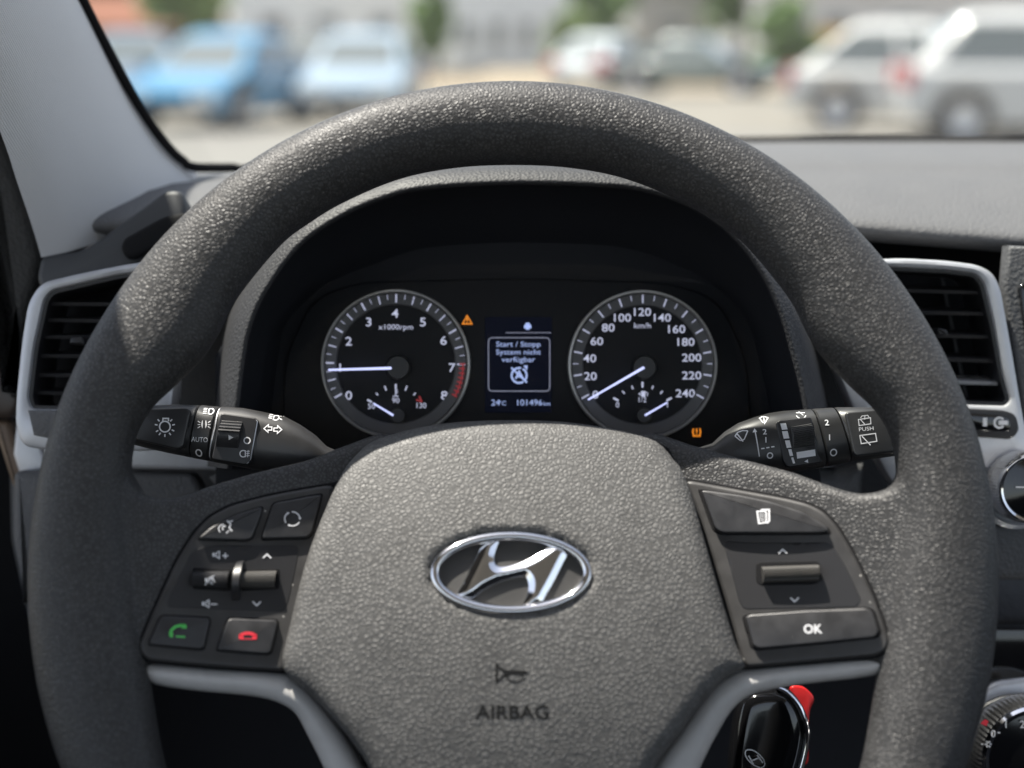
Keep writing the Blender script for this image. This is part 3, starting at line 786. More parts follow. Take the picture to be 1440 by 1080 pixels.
plate('dial_panel', fillet(K.many([(395, 660), (400, 500), (440, 420), (500, 397), (720, 391), (940, 397), (1010, 420), (1050, 500), (1060, 660)]), .012), -.004, .0, .001, M_FACE, clu)
def gauge(name, c, r, ticks, nums, numr, label_txt, needle, extra):
    x, y = K.xy(*c); s = K.s
    dial = lathe(name, [(r * s * .93, -.001), (r * s * .93, .0012), (.0005, .0012)], M_FACE, clu, n=72, c=(x, y))
    lathe('bezel_ring', [(r * s * .95, .0), (r * s * .953, .0035), (r * s * .965, .0048), (r * s * .99, .0045), (r * s, .0)], M_BEZEL, dial, n=96, c=(x, y), cap=False)
    lathe('scale_ring', [(r * s * .79, .0014), (r * s * .80, .0022), (r * s * .94, .0032)], M_SCALE, dial, n=96, c=(x, y), cap=False)
    z = surf([dial], .0018)
    ik = Ink(K)
    for (a, r0, r1, w) in ticks:
        ik.line([(c[0] + r * r0 * math.cos(R(a)), c[1] - r * r0 * math.sin(R(a))), (c[0] + r * r1 * math.cos(R(a)), c[1] - r * r1 * math.sin(R(a)))], w)
    ik.build('tick_marks', M_TICK, dial, z=.0036)
    ik = Ink(K)
    for (t, u, v, cap) in nums: ik.text(t, u, v, cap, .006, 1.18)
    ik.build('numerals', M_LIT, dial, z=.0020)
    ik = Ink(K); extra(ik); ik.build('small_scale', M_LIT, dial, z=.0020)
    return dial
# tachometer
tc_ = (557, 512); rr = 105
def ang(i, n, a0, a1): return a0 + (a1 - a0) * i / n
tk = []
for i in range(0, 29):
    v = i / 4
    a = 180 + 30 - v * 30 if False else 209 - v * 29.9
    tk.append((a, .82 if i % 2 == 0 else .86, .93, 2.3 if i % 4 == 0 else (1.7 if i % 2 == 0 else .9)))
numT = [('0', 491, 556, 12), ('1', 479, 517, 11), ('2', 491, 480, 12), ('3', 519, 453, 12), ('4', 556, 441, 12), ('5', 595, 453, 12), ('6', 624, 479, 12), ('7', 636, 517, 12), ('8', 625, 556, 12)]
def exT(ik):
    ik.text('x1000rpm', 557, 460, 7.5, .0, 1.1)
    for i in range(7):
        a = R(150 - i * 20); r0 = 37; cx, cy = 557, 584
        if i == 6: continue
        ik.line([(cx + r0 * math.cos(a) * 1.05, cy - r0 * math.sin(a)), (cx + (r0 + (7 if i % 2 == 0 or i == 3 else 4)) * math.cos(a) * 1.05, cy - (r0 + (7 if i % 2 == 0 or i == 3 else 4)) * math.sin(a))], 2.4 if i in (0, 3) else 1.8)
    ik.text('50', 523, 571, 7.5, .0, 1.0); ik.text('90', 557, 563, 7.5, .0, 1.0); ik.text('130', 593, 570, 7.5, .0, 1.0)
    ik.line([(557, 547), (557, 556)], 1.5); ik.line([(557, 549), (560, 549)], 1.2); ik.line([(557, 552), (560, 552)], 1.2); ik.line([(553, 557), (561, 557)], 1.2)
g1 = gauge('tachometer', tc_, rr, tk, numT, 0, '', 0, exT)
def hub(parent, c, r, z0, z1):
    x, y = K.xy(*c)
    lathe('needle_hub', [(r * K.s, z0), (r * K.s, z1 - .001), (r * K.s * .9, z1), (.0003, z1)], M_BLACK, parent, n=40, c=(x, y))
def needle(parent, a, b, w0, w1, z):
    A, B = Vector(K.xy(*a)), Vector(K.xy(*b)); d = (B - A).normalized(); n = Vector((-d.y, d.x))
    pts = [A + n * w0 * K.s / 2, A - n * w0 * K.s / 2, B - n * w1 * K.s / 2, B + n * w1 * K.s / 2]
    plate('needle', [tuple(p) for p in pts], z, z + .0008, .0002, M_NEEDLE, parent)
hub(g1, (561, 517), 17, .001, .0065); needle(g1, (552, 518), (464, 520.5), 3.6, 2.6, .0058)
hub(g1, (560, 584), 11, .001, .0035); needle(g1, (554, 584), (526, 567), 2.6, 1.8, .0036)
ik = Ink(K)
ik.arc(tc_[0], tc_[1], rr * .90, 0, -29, 2.0, 16)
for a in range(0, -30, -4): ik.line([(tc_[0] + rr * .85 * math.cos(R(a)), tc_[1] - rr * .85 * math.sin(R(a))), (tc_[0] + rr * .93 * math.cos(R(a)), tc_[1] - rr * .93 * math.sin(R(a)))], 2.0)
ik.line([(586, 562), (594, 565)], 2.5); ik.line([(590, 557), (594, 565)], 2.5)
ik.build('red_zone', M_LITRED, g1, z=.0037)
# speedometer
sp = (903, 513)
tk = []
for i in range(25):
    a = 209 - i * (238 / 24)
    tk.append((a, .82 if i % 2 == 0 else .86, .93, 2.0 if i % 2 == 0 else 1.1))
numS = [('0', 837, 555, 11), ('20', 830, 529, 11), ('40', 829, 504, 11), ('60', 839, 480, 11), ('80', 855, 461, 11), ('100', 875, 447, 11), ('120', 903, 439, 11), ('140', 931, 447, 11), ('160', 951, 463, 11), ('180', 964, 481, 11), ('200', 972, 503, 11), ('220', 972, 528, 11), ('240', 963, 553, 11)]
def exS(ik):
    ik.text('km/h', 903, 458, 7.5, .0, 1.15)
    for i in range(7):
        a = R(150 - i * 20); r0 = 37; cx, cy = 903, 582
        ln = 8 if i in (0, 3, 6) else (6 if i in (2, 4) and False else 5)
        ik.line([(cx + r0 * math.cos(a) * 1.05, cy - r0 * math.sin(a)), (cx + (r0 + ln) * math.cos(a) * 1.05, cy - (r0 + ln) * math.sin(a))], 2.6 if i in (0, 3, 6) else 1.8)
    ik.text('0', 868, 569, 7.5, .0, 1.0); ik.text('1/2', 903, 562, 7, .0, 1.0); ik.text('1', 938, 569, 7.5, .0, 1.0)
    ik.poly([(901, 550), (907, 550), (907, 558), (901, 558)]); ik.poly([(897, 554), (900, 552), (900, 556)]); ik.line([(907, 551), (910, 553), (910, 557)], 1.0)
g2 = gauge('speedometer', sp, rr, tk, numS, 0, '', 0, exS)
hub(g2, (905, 517), 17, .001, .0065); needle(g2, (904, 517), (826, 562), 3.4, 2.2, .0066)
hub(g2, (905, 584), 11, .001, .0035); needle(g2, (906, 584), (937, 566), 2.6, 1.8, .0036)
# display between the dials
dsp = plate('display', K.many([(682, 446), (776, 446), (776, 580), (682, 580)]), .0, .0008, .0002, M_SCREEN, clu)
ik = Ink(K)
fr = fillet([(687, 475), (773, 475), (773, 550), (687, 550)], 6, 4)
ik.line(fr, 1.1, closed=True); ik.line([(711, 468), (775, 468)], .8)
ik.build('screen_frame', M_LITDIM, dsp, z=.0011)
ik = Ink(K)
ik.text('Start / Stopp', 729, 484, 7.2, .0, 1.2); ik.text('System nicht', 729, 495, 7.2, .0, 1.2); ik.text('verfügbar', 729, 505.5, 7.2, .0, 1.2)
ik.arc(730, 528, 10.5, 75, 305, 2.6); ik.arc(730, 528, 10.5, -40, 60, 2.6); ik.line([(719, 517), (741, 538)], 2.4); ik.line([(725, 533), (730, 522), (736, 533)], 2.2); ik.line([(727, 530), (734, 530)], 1.6)
ik.poly([(742, 514), (736, 514), (741, 521)])
ik.text('24', 697, 566, 8.2, .0, 1.1); ik.text('°C', 707, 567, 6.2, .0, 1.05); ik.text('101496', 745, 566, 8.2, .0, 1.08); ik.text('km', 769, 567.5, 5.5, .0, 1.05)
ik.disc(742, 459, 4); ik.poly([(737, 457), (740, 457), (740, 462), (737, 462)]); ik.poly([(744, 457), (747, 457), (747, 462), (744, 462)]); ik.poly([(739, 454), (745, 454), (744, 464), (740, 464)])
ik.build('screen_text', M_SCREENTXT, dsp, z=.0012)
wl1 = Ink(K); wl1.line([(657, 444), (650.5, 455.5), (663.5, 455.5)], 1.4, closed=True); wl1.line([(657, 447.5), (657, 452)], 1.6); wl1.line([(657, 453.2), (657, 454.6)], 1.6)
wl1.build('warning_triangle', M_AMBER, clu, z=.0006)
wl2 = Ink(K); wl2.line([(974, 613), (985, 613)], 1.6); wl2.line([(975.5, 612), (974, 608), (975, 602.5)], 1.7); wl2.line([(983.5, 612), (985, 608), (984, 602.5)], 1.7); wl2.line([(979.5, 602.5), (979.5, 608)], 1.7); wl2.line([(979.5, 609.5), (979.5, 611)], 1.7)
wl2.build('tyre_warning_light', M_AMBER, clu, z=.0006)
# clear cover in front of the dials
cov = [K.loc(P(*p)) for p in ((372, 640, .709), (385, 470, .715), (440, 400, .719), (600, 372, .719), (850, 372, .719), (1010, 400, .719), (1065, 470, .715), (1075, 640, .709))]
mk('cover_lens', cov, [tuple(range(8))], M_LENS, clu, smooth=False)

# ================================================================== COLUMN STALKS
ST = Frame(720, 610, .670, R(20))
def section(ut, vt, ub, vb, dz, n=28, e=2.6, zc=0.0):
    a, b = Vector(ST.xy(ut, vt, .009)), Vector(ST.xy(ub, vb, .009)); c = (a + b) / 2; h = (a - b) / 2
    out = []
    for k in range(n):
        t = 2 * math.pi * k / n; ct, stt = math.cos(t), math.sin(t)
        f = math.copysign(abs(ct) ** (2 / e), ct); g_ = math.copysign(abs(stt) ** (2 / e), stt)
        out.append((c.x + h.x * f, c.y + h.y * f, zc + dz * g_))
    return out
def stalk_part(name, st, t, m, dz=.0115, e=2.6, sharp=40):
    rings = []
    for (a, b, c, d, *k) in st:
        z = k[0] if k else dz
        rings.append(section(a, b, c, d, z, e=e))
    return loft(name, rings, m, t, sharp=sharp)
M_STALK = mottle(mat('stalk_black', (.030, .030, .031), .38), (.030, .030, .031), .15, 90, .38, .06)
ls = thing('light_stalk', 'black light and indicator stalk to the left of the column', 'control stalk', frame=ST)
sa = stalk_part('twist_knob', [(165, 582, 150, 604, .006), (172, 574, 152, 612, .010), (190, 569, 170, 620), (217, 567, 205, 629), (250, 566, 232, 635), (276, 567, 262, 641), (278, 568.5, 264, 640.5, .0108)], ls, M_STALK)
sb = stalk_part('symbol_ring', [(279, 568.5, 265, 640, .0108), (280, 567, 266, 642), (304, 569, 288, 646), (306, 570, 290, 645.5, .0108)], ls, M_STALK)
sc_ = stalk_part('stem', [(307, 570, 291, 645, .0108), (308, 569, 292, 647), (339, 571, 335, 655), (365, 576, 372, 662), (397, 583, 402, 664), (418, 594, 428, 664), (440, 609, 448, 663, .0105), (456, 625, 462, 661, .009), (490, 640, 494, 660, .008), (600, 650, 600, 668, .008)], ls, M_STALK)
zs_l = surf([sa, sb, sc_], .0002)
plate('knob_face', fillet(ST.many([(196, 575), (262, 573), (268, 578), (258, 628), (250, 632), (190, 618)], .012), .002), .0095, .0125, .0008, M_STALK, ls)
zk = .0128
ik = Ink(ST, .0125); cx, cy = 232, 600
ik.arc(cx, cy, 7.5, 0, 360, 2, closed=True); ik.line([(229, 592.5), (229.5, 588.5), (237, 588.5), (237, 592.5)], 2)
for a in (-150, -125, -90, -55, -25, 12, 45, 135, 168): ik.line([(cx + 10.5 * math.cos(R(a)), cy - 10.5 * math.sin(R(a))), (cx + 14.5 * math.cos(R(a)), cy - 14.5 * math.sin(R(a)))], 1.8)
ik.poly([(257, 631), (257, 637), (263, 634)])
ik.build('lamp_symbol', M_PRINT, ls, z=surf([o for o in ls.children], .0002))
ik = Ink(ST, .0115)
ik.arc(294.5, 577.5, 4.5, -90, 90, 1.5, 12); ik.line([(294.5, 573), (292, 574), (292, 581), (294.5, 582)], 1.5)
for dy in (-4, -1.5, 1.5, 4): ik.line([(284.5, 577 + dy), (289.5, 577 + dy)], 1.1)
for s in (-1, 1):
    x0 = 287 + s * 2.4; 
    ik.line([(x0, 592), (x0 + s * 1, 597), (x0, 601)], 1.4, closed=True)
    for dy in (-5, 0, 5): ik.line([(x0 + s * 3, 597 + dy * .5), (x0 + s * 6.5, 597 + dy)], 1.1)
ik.text('AUTO', 280.5, 618, 6.6, .0, .88, rot=-3); ik.arc(277.5, 636, 4.1, 0, 360, 1.7, closed=True)
ik.build('ring_symbols', M_PRINT, sb, z=zs_l)
# fog lamp collar with ribbed wheel
slot = plate('fog_collar', fillet(ST.many([(311, 581), (360, 588), (364, 592), (353, 650), (346, 654), (298, 646)], .011), .0015), .0085, .0120, .0006, M_BLACK, ls)
ik = Ink(ST, .0121); ik.line([(360, 589), (362, 593), (352, 648), (347, 652)], 1.2); ik.line([(306, 570), (302, 600), (291, 644)], 1.6)
ik.build('pale_edge', M_SILVER, ls, z=surf([slot, sb, sc_], .0003))
wv = [(312, 590), (341, 592), (334, 632), (303, 630)]
a, b, c, d = [Vector(q) for q in ST.many(wv, .0125)]
rings = []
for k in range(19):
    t = k / 18; p = a + (d - a) * t; q = b + (c - b) * t; z = .0115 + .0035 * math.sin(math.pi * t) + (.0006 if (k % 2 and k < 9) else 0)
    rings.append([(p.x, p.y, .008), (p.x, p.y, z), (q.x, q.y, z), (q.x, q.y, .008)])
rb = loft('fog_wheel', rings, M_BUTTON, ls, sharp=15)
ik = Ink(ST, .014); ik.poly([(322, 612), (322, 619), (329, 615.5)]); ik.build('arrow', M_PRINT, rb, z=surf([rb], .0003))
ik = Ink(ST, .0122); ik.arc(347.5, 619.5, 4.3, 0, 360, 1.6, closed=True)
ik.arc(342, 638, 4.6, 90, 270, 1.5, 12); ik.line([(342, 633.4), (345, 634), (345, 642), (342, 642.6)], 1.5)
for dy in (-3, 0, 3): ik.line([(346.5, 638 + dy), (351, 637.5 + dy)], 1.2)
ik.line([(349, 633), (348, 643)], 1.1)
ik.build('fog_symbols', M_PRINT, slot, z=surf([slot], .0002))
ik = Ink(ST, .0115)
def arrow(ik, u, v, s, w=1.5):
    ik.line([(u, v - 2.3), (u + s * 5, v - 2.3), (u + s * 5, v - 5.5), (u + s * 11, v), (u + s * 5, v + 5.5), (u + s * 5, v + 2.3), (u, v + 2.3)], w, closed=True)
arrow(ik, 382, 602.5, -1); arrow(ik, 385, 604, 1)
ik.arc(386, 586, 4, -90, 90, 1.4, 10); ik.line([(386, 582), (383, 583), (383, 589), (386, 590)], 1.3)
for dy in (-3, 0, 3): ik.line([(376, 583.5 + dy), (381, 584 + dy)], 1.3)
ik.line([(391, 583), (395, 582)], 1.2); ik.line([(391, 587), (395, 589)], 1.2)
ik.build('indicator_symbols', M_PRINT, sc_, z=zs_l)

rs = thing('wiper_stalk', 'black wiper stalk to the right of the column', 'control stalk', frame=ST)
ra = stalk_part('rear_wiper_knob', [(1300, 574, 1316, 626, .006), (1290, 570, 1306, 634, .010), (1262, 570, 1282, 637), (1236, 570, 1258, 640), (1180, 570, 1204, 647), (1177, 571, 1201, 647, .0108)], rs, M_STALK)
rb_ = stalk_part('number_ring', [(1175.5, 571.5, 1200, 646.5, .0108), (1174, 570.5, 1198, 649), (1148, 572, 1168, 654), (1146, 573.5, 1166, 653, .0108)], rs, M_STALK)
rc_ = stalk_part('stem', [(1145, 574, 1165, 652.5, .0108), (1143, 572.5, 1163, 655.5), (1105, 575, 1117, 663), (1085, 578, 1090, 666), (1067, 583, 1066, 668), (1042, 592, 1040, 668), (1022, 605, 1018, 667, .0108), (1005, 621, 1000, 665, .009), (970, 632, 966, 662, .008), (850, 650, 850, 668, .008)], rs, M_STALK)
kf = plate('knob_face', fillet(ST.many([(1188, 580), (1240, 575), (1262, 575), (1272, 634), (1204, 642), (1200, 636)], .012), .002), .0095, .0123, .0008, M_STALK, rs)
zr_ = surf([ra, rb_, rc_], .0002)
ik = Ink(ST, .0115)
# wiper fan, arrow, figures
ik.line([(1034, 613), (1038, 607.5), (1045, 605), (1052, 605.5)], 1.5); ik.line([(1034, 613), (1041, 619.5)], 1.5); ik.line([(1052, 605.5), (1046.5, 618)], 1.5); ik.line([(1041, 619.5), (1046.5, 618)], 1.5); ik.line([(1037, 609.5), (1045, 621)], 1.8)
ik.line([(1062, 606), (1068, 642)], 1.5); ik.poly([(1058.5, 608), (1061.5, 602), (1065, 607)])
ik.text('2', 1075.5, 607, 7.5, .012, 1.1); ik.text('1', 1077, 618.5, 7.5, .012, 1.1)
for k in range(3): ik.line([(1070.5 + 7 * k, 631 - k * 1.2), (1075 + 7 * k, 630.4 - k * 1.2)], 1.6)
ik.arc(1083, 640.5, 3.7, 0, 360, 1.6, closed=True)
ik.arc(1076, 590, 6, 20, 160, 1.3, 10); ik.line([(1070, 586), (1074, 594)], 1.2); ik.line([(1082, 585), (1077, 594)], 1.2); ik.line([(1076, 585), (1076, 596)], 1.2)
ik.arc(1128, 581, 7, -160, -20, 1.3, 10); ik.line([(1122, 579), (1134, 579)], 1.2); ik.line([(1126, 577), (1131, 583)], 1.1)
ik.build('wiper_symbols', M_PRINT, rc_, z=zr_)
ik = Ink(ST, .0115); ik.text('2', 1163, 594, 8, .012, 1.1); ik.text('1', 1166.5, 615, 8, .012, 1.1); ik.arc(1173, 636, 4.3, 0, 360, 1.7, closed=True)
ik.build('ring_figures', M_PRINT, rb_, z=zr_)
ik = Ink(ST, .0123)
ik.line([(1207, 590), (1224, 587.5), (1224.5, 596), (1208, 598.5)], 1.2, closed=True); ik.line([(1210, 590), (1217, 598)], 1.2); ik.line([(1210, 588), (1212, 585), (1220, 584), (1222, 587)], 1.0); ik.line([(1216, 584), (1216, 590)], 1.1)
ik.text('PUSH', 1218, 603, 5.2, .0, 1.2, rot=5)
ik.line([(1209, 612.5), (1231, 609.5), (1233, 620.5), (1211, 624)], 1.3, closed=True); ik.line([(1212, 613.5), (1224, 626)], 1.4)
ik.poly([(1187.5, 633), (1192, 629.5), (1192, 635)])
ik.build('rear_wiper_symbols', M_PRINT, ra, z=surf([ra, kf], .0002))
win = plate('speed_window', fillet(ST.many([(1091, 595), (1095, 591), (1141, 586), (1150, 640), (1158, 650), (1107, 658), (1101, 648)], .0115), .0015), .0085, .0120, .0006, M_BLACK, rs)
ik = Ink(ST, .0121)
for (v0, v1, x, wd) in ((595, 604.5, 1101, 8), (606, 617, 1103.5, 8), (619, 630, 1107, 6.5), (631.5, 641.5, 1110.5, 4.5), (643, 652, 1114, 3)):
    ik.poly([(x - wd / 2, v0 + .6), (x + wd / 2, v0), (x + wd / 2 + 2.6, v1 - .6), (x - wd / 2 + 2.6, v1)])
ik.poly([(1120, 636), (1146, 632), (1147, 641), (1121, 645)]); ik.poly([(1131, 649), (1136, 646), (1136.5, 651)])
ik.build('speed_bars', M_PRINT, win, z=surf([win], .0002))
a, b, c, d = [Vector(q) for q in ST.many([(1112, 600), (1141, 595), (1145, 626), (1116, 631)], .0125)]
rings = []
for k in range(25):
    t = k / 24; p = a + (d - a) * t; q = b + (c - b) * t; z = .0115 + .0048 * math.sin(math.pi * t) + (.0009 if k % 2 else 0)
    rings.append([(p.x, p.y, .008), (p.x, p.y, z), (q.x, q.y, z), (q.x, q.y, .008)])
loft('speed_wheel', rings, mat('speed_wheel_grey', (.07, .07, .07), .4), rs, sharp=15)

# column shroud behind the wheel
CS = Frame(720, 780, .69, R(22))
col_ = thing('steering_column', 'dark grained steering column cover behind the wheel', 'steering column', frame=CS)
puff('column_cover', CS.many([(262, 655), (300, 640), (420, 615), (720, 600), (1010, 615), (1120, 630), (1200, 640), (1256, 628), (1250, 700), (1130, 760), (1010, 900), (960, 990), (480, 990), (430, 900), (330, 720)]), lambda x, y: -.012 - 1.2 * x * x, .03, .006, M_DASHD, col_, roll=.012)

# ================================================================== STEERING WHEEL
W = Frame(721, 815, .60, TAU)
wheel = thing('steering_wheel', 'dark leather steering wheel with a chrome badge and buttons on both spokes', 'steering wheel', frame=W)
outer_c, oa, ob = (721.5, 823), 681, 705
innerL = [(721, 229), (640, 233), (560, 249), (480, 283), (430, 314), (393, 343), (333, 417), (310, 463), (287, 500), (247, 540), (218, 566), (199, 592), (189, 618), (184, 652), (182, 720), (190, 800), (200, 880), (212, 960), (221, 1020), (233, 1080), (258, 1150), (300, 1230), (380, 1310), (500, 1380), (620, 1410), (721, 1415)]
innerR = [(1440 - u + 3, v) for u, v in innerL]
for i, (u, v) in enumerate(innerR):
    if 540 <= v <= 720: innerR[i] = (u + 2, v + 4)
loop = crom(innerL[:-1] + [innerL[-1]] + list(reversed(innerR))[1:-1], 4, closed=True)
IN = W.many(loop)
C0 = Vector(W.xy(721.5, 780))
def hitpoly(poly, c, a):
    dx, dy = math.cos(a), math.sin(a); best = None
    for i in range(len(poly)):
        ax, ay = poly[i - 1][0] - c.x, poly[i - 1][1] - c.y; bx, by = poly[i][0] - c.x, poly[i][1] - c.y
        ex, ey = bx - ax, by - ay; den = dx * ey - dy * ex
        if abs(den) < 1e-12: continue
        t = (ax * ey - ay * ex) / den; s = (ax * dy - ay * dx) / den
        if t > 0 and -1e-6 <= s <= 1 + 1e-6 and (best is None or t > best): best = t
    return best
OUT = W.many([(outer_c[0] + oa * math.cos(2 * math.pi * i / 240), outer_c[1] + ob * math.sin(2 * math.pi * i / 240)) for i in range(240)])
NS = 220; rings = []
for i in range(NS):
    a = 2 * math.pi * i / NS
    ro, ri = hitpoly(OUT, C0, a), hitpoly(IN, C0, a)
    dvec = Vector((math.cos(a), math.sin(a))); m = C0 + dvec * (ro + ri) / 2; hw = (ro - ri) / 2
    t = .0165
    ring = []
    for k in range(28):
        b = 2 * math.pi * k / 28; cb, sb_ = math.cos(b), math.sin(b)
        e = 2.15
        x = math.copysign(abs(cb) ** (2 / e), cb); z = math.copysign(abs(sb_) ** (2 / e), sb_)
        q = m + dvec * hw * x
        ring.append((q.x, q.y, t * z))
    rings.append(ring)
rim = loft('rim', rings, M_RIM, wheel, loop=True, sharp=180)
ZSP = -.010
def zsp(x, y):                                   # front height of the spokes
    ax = abs(x); t = max(0, min(1.0, (ax - .06) / .095))
    return -.016 + .024 * t ** 1.8 - .16 * y * (1 - .85 * t)
LSP = [(150, 650), (184, 662), (203, 694), (230, 703), (263, 697), (290, 684), (358, 659), (429, 638), (489, 612), (550, 603), (580, 720), (520, 960), (404, 938), (216, 930), (150, 900), (90, 800)]
RSP = [(1290, 640), (1261, 668), (1247, 687), (1230, 694), (1209, 696), (1188, 691), (1147, 674), (1115, 660), (1042, 636), (980, 616), (900, 600), (860, 720), (920, 960), (1046, 938), (1234, 930), (1290, 900), (1350, 800)]
def spoke(px):
    poly = resample(ccw(W.many(crom(px, 3, closed=True), -.010)), .004)
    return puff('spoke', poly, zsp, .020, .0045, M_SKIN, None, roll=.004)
s1, s2 = spoke(LSP), spoke(RSP)
# fuse rim and spoke skins into one continuous skin
bm = bmesh.new()
for o in (rim, s1, s2): bm.from_mesh(o.data)
bmesh.ops.holes_fill(bm, edges=[e for e in bm.edges if e.is_boundary], sides=0)
bmesh.ops.recalc_face_normals(bm, faces=bm.faces)
bm.to_mesh(rim.data); bm.free()
for o in (s1, s2): bpy.data.objects.remove(o)
bake(rim, [('REMESH', dict(mode='VOXEL', voxel_size=.0013)), ('SMOOTH', dict(factor=.5, iterations=22))])
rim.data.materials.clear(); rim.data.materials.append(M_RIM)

# airbag cover
PADL = [(510, 622), (550, 604), (605, 591), (660, 585.5), (720, 584), (790, 586), (850, 594), (890, 602), (927, 615), (950, 642), (968, 680), (985, 745), (1006, 825), (1030, 905), (1043, 938), (1012, 956), (975, 1000), (948, 1035), (915, 1085), (890, 1180), (840, 1240), (600, 1240), (560, 1180), (525, 1082), (490, 1030), (440, 975), (402, 940), (412, 880), (432, 794), (455, 725), (480, 665)]
def zpad(x, y):
    z = .0045 - .18 * (y - .008) - 2.6 * (y - .008) ** 2 * (1 if y > .008 else .75) - 1.0 * x * x
    q = ((x + .0007) / .0308) ** 2 + ((y - .0028) / .0158) ** 2
    return z - (.0045 if q < 1 else .0045 * max(0, 1 - (q - 1) / .07))
padpoly = W.many(crom(PADL, 3, closed=True), -.012)
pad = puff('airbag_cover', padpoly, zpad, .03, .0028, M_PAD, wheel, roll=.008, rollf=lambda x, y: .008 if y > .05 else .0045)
def zplane(lift):
    c = zpad(0, 0); return lambda x, y: zpad(x, y) + lift
# emblem
emb = lambda q: (560 + q[0] * .315, 700 + q[1] * .315)
EC = W.xy(718.5, 805, .005)
WS = W.s * (.595 / .60); a_, b_ = 115.5 * WS, 60.5 * WS
slope = -.18
ez = lambda x, y: -.0174 + .0182 + slope * (y - EC[1]) - .5 * x * x
rings = []
for i in range(120):
    t = 2 * math.pi * i / 120; ct, s_ = math.cos(t), math.sin(t)
    nrm = Vector((ct / a_, s_ / b_)).normalized(); ring = []
    wd = 15 * W.s / 2
    p = Vector((EC[0] + (a_ - wd) * ct, EC[1] + (b_ - wd) * s_))
    for k in range(14):
        q = 2 * math.pi * k / 14
        x = p + nrm * wd * math.cos(q); ring.append((x.x, x.y, .0026 + .0026 * math.sin(q) + ez(x.x, x.y)))
    rings.append(ring)
logo = loft('emblem', rings, M_CHROME, wheel, loop=True, sharp=180)
H = [(382, 180), (410, 172), (438, 168), (470, 172), (452, 190), (438, 225), (428, 262), (434, 292), (460, 304), (520, 293), (600, 258), (655, 222), (705, 190), (740, 204), (768, 228), (738, 290), (695, 375), (668, 425), (640, 470), (600, 488), (545, 495), (565, 455), (580, 410), (578, 370), (560, 350), (520, 354), (460, 372), (390, 405), (330, 448), (290, 456), (256, 438), (285, 385), (315, 325), (350, 250)]
Hp = [W.xy(*emb(q), .006) for q in H]
Hs = ccw(crom(Hp, 4, closed=True))
def hz(x, y):
    d = edge_dist((x, y), Hs)
    return ez(x, y) + .0024 + .55 * min(d, .0030)
puff('emblem_letter', Hs, hz, .003, .0007, M_CHROME, logo, roll=.0003, sharp=60)
el = circle(EC, a_ - .0008, 72, ry=b_ - .0008)
plate('emblem_base', el, -.002, .0009, .0002, mottle(mat('emblem_field', (.042, .041, .040), .55), (.042, .041, .040), .05, 80, .55, .03), logo, warp=ez)
# horn symbol and lettering pressed into the cover
zl = surf([pad], .00012)
ik = Ink(W, .002)
hs = lambda x, y: (560 + x * .315, 700 + y * .315)
ik.line([hs(440, 742), hs(440, 828)], 3.4); ik.line([hs(440, 745), hs(468, 774), hs(575, 778)], 3.2); ik.line([hs(440, 826), hs(470, 798), hs(500, 790)], 2.4); ik.line([hs(470, 786), hs(575, 786)], 2.6)
ik.arc(*hs(522, 803), 12, 0, 360, 1.8, closed=True, ry=6)
ik.build('horn_symbol', M_PRINTD, pad, z=zl)
ik = Ink(W, -.001); ik.text('AIRBAG', 720, 1001, 18, .020, 1.12)
ik.build('airbag_lettering', M_PRINTD, pad, z=zl)

# --- control panels
def warp_l(x, y): return zsp(x, y)
def side_plate(name, px, z0, z1, bev, m, parent, rad=.0016, h=-.008):
    xs = [p[0] for p in px]
    return puff(name, fillet(W.many(px, h), rad, 4), lambda x, y: zsp(x, y) + z1, z1 - z0, .0022 if max(xs) - min(xs) < 110 else .0035, m, parent, roll=bev * 1.4, sharp=50)
LP = [(470, 674), (429, 682), (375, 694), (322, 711), (295, 728), (275, 752), (254, 790), (230, 848), (213, 892), (207, 908), (210, 921), (219, 930), (300, 938), (400, 944), (404, 930), (417, 871), (432, 794), (455, 722)]
side_plate('panel_gap', inset(ccw([(u, -v) for u, v in LP]), -3.2) and [(u, -v) for u, v in inset(ccw([(u, -v) for u, v in LP]), -3.2)], -.003, .0009, .0004, M_VOID, wheel, .002)
lp = side_plate('left_panel', LP, -.006, .0022, .0012, M_PANEL, wheel, .006)
side_plate('panel_groove', [(480, 660), (500, 660), (486, 668), (458, 735), (434, 830), (410, 946), (398, 946), (420, 860), (445, 750)], -.002, .0012, .0004, M_VOID, wheel, .0005)
# recess in the panel for the thumb wheels
side_plate('recess', [(275, 775), (300, 768), (420, 764), (414, 800), (404, 850), (398, 860), (244, 856), (242, 848)], .0018, .0024, .0003, M_BLACK, lp, .003)
def button(name, px, m=M_BUTTON, lift=.0040, label=None, parent=wheel):
    side_plate('button_gap', [(sum(p[0] for p in px) / len(px) + (u - sum(p[0] for p in px) / len(px)) * 1.05, sum(p[1] for p in px) / len(px) + (v - sum(p[1] for p in px) / len(px)) * 1.09) for u, v in px], .0018, .0026, .0003, M_VOID, parent, .0018)
    pp = W.many(px, -.007)
    x0, x1 = min(p[0] for p in pp), max(p[0] for p in pp); y0, y1 = min(p[1] for p in pp), max(p[1] for p in pp); xm, ym = (x0 + x1) / 2, (y0 + y1) / 2
    gx = (zsp(x1, ym) - zsp(x0, ym)) / (x1 - x0); gy = (zsp(xm, y1) - zsp(xm, y0)) / (y1 - y0); zm = (zsp(x0, ym) + zsp(x1, ym) + zsp(xm, ym)) / 3 + .0006
    pl = lambda x, y: zm + gx * (x - xm) + gy * (y - ym)
    o = plate(name, fillet(pp, .0018, 4), -.001, lift, .0008, m, parent, warp=pl, seg=4)
    PLANES[o.name] = (pl, lift)
    return o
PLANES = {}
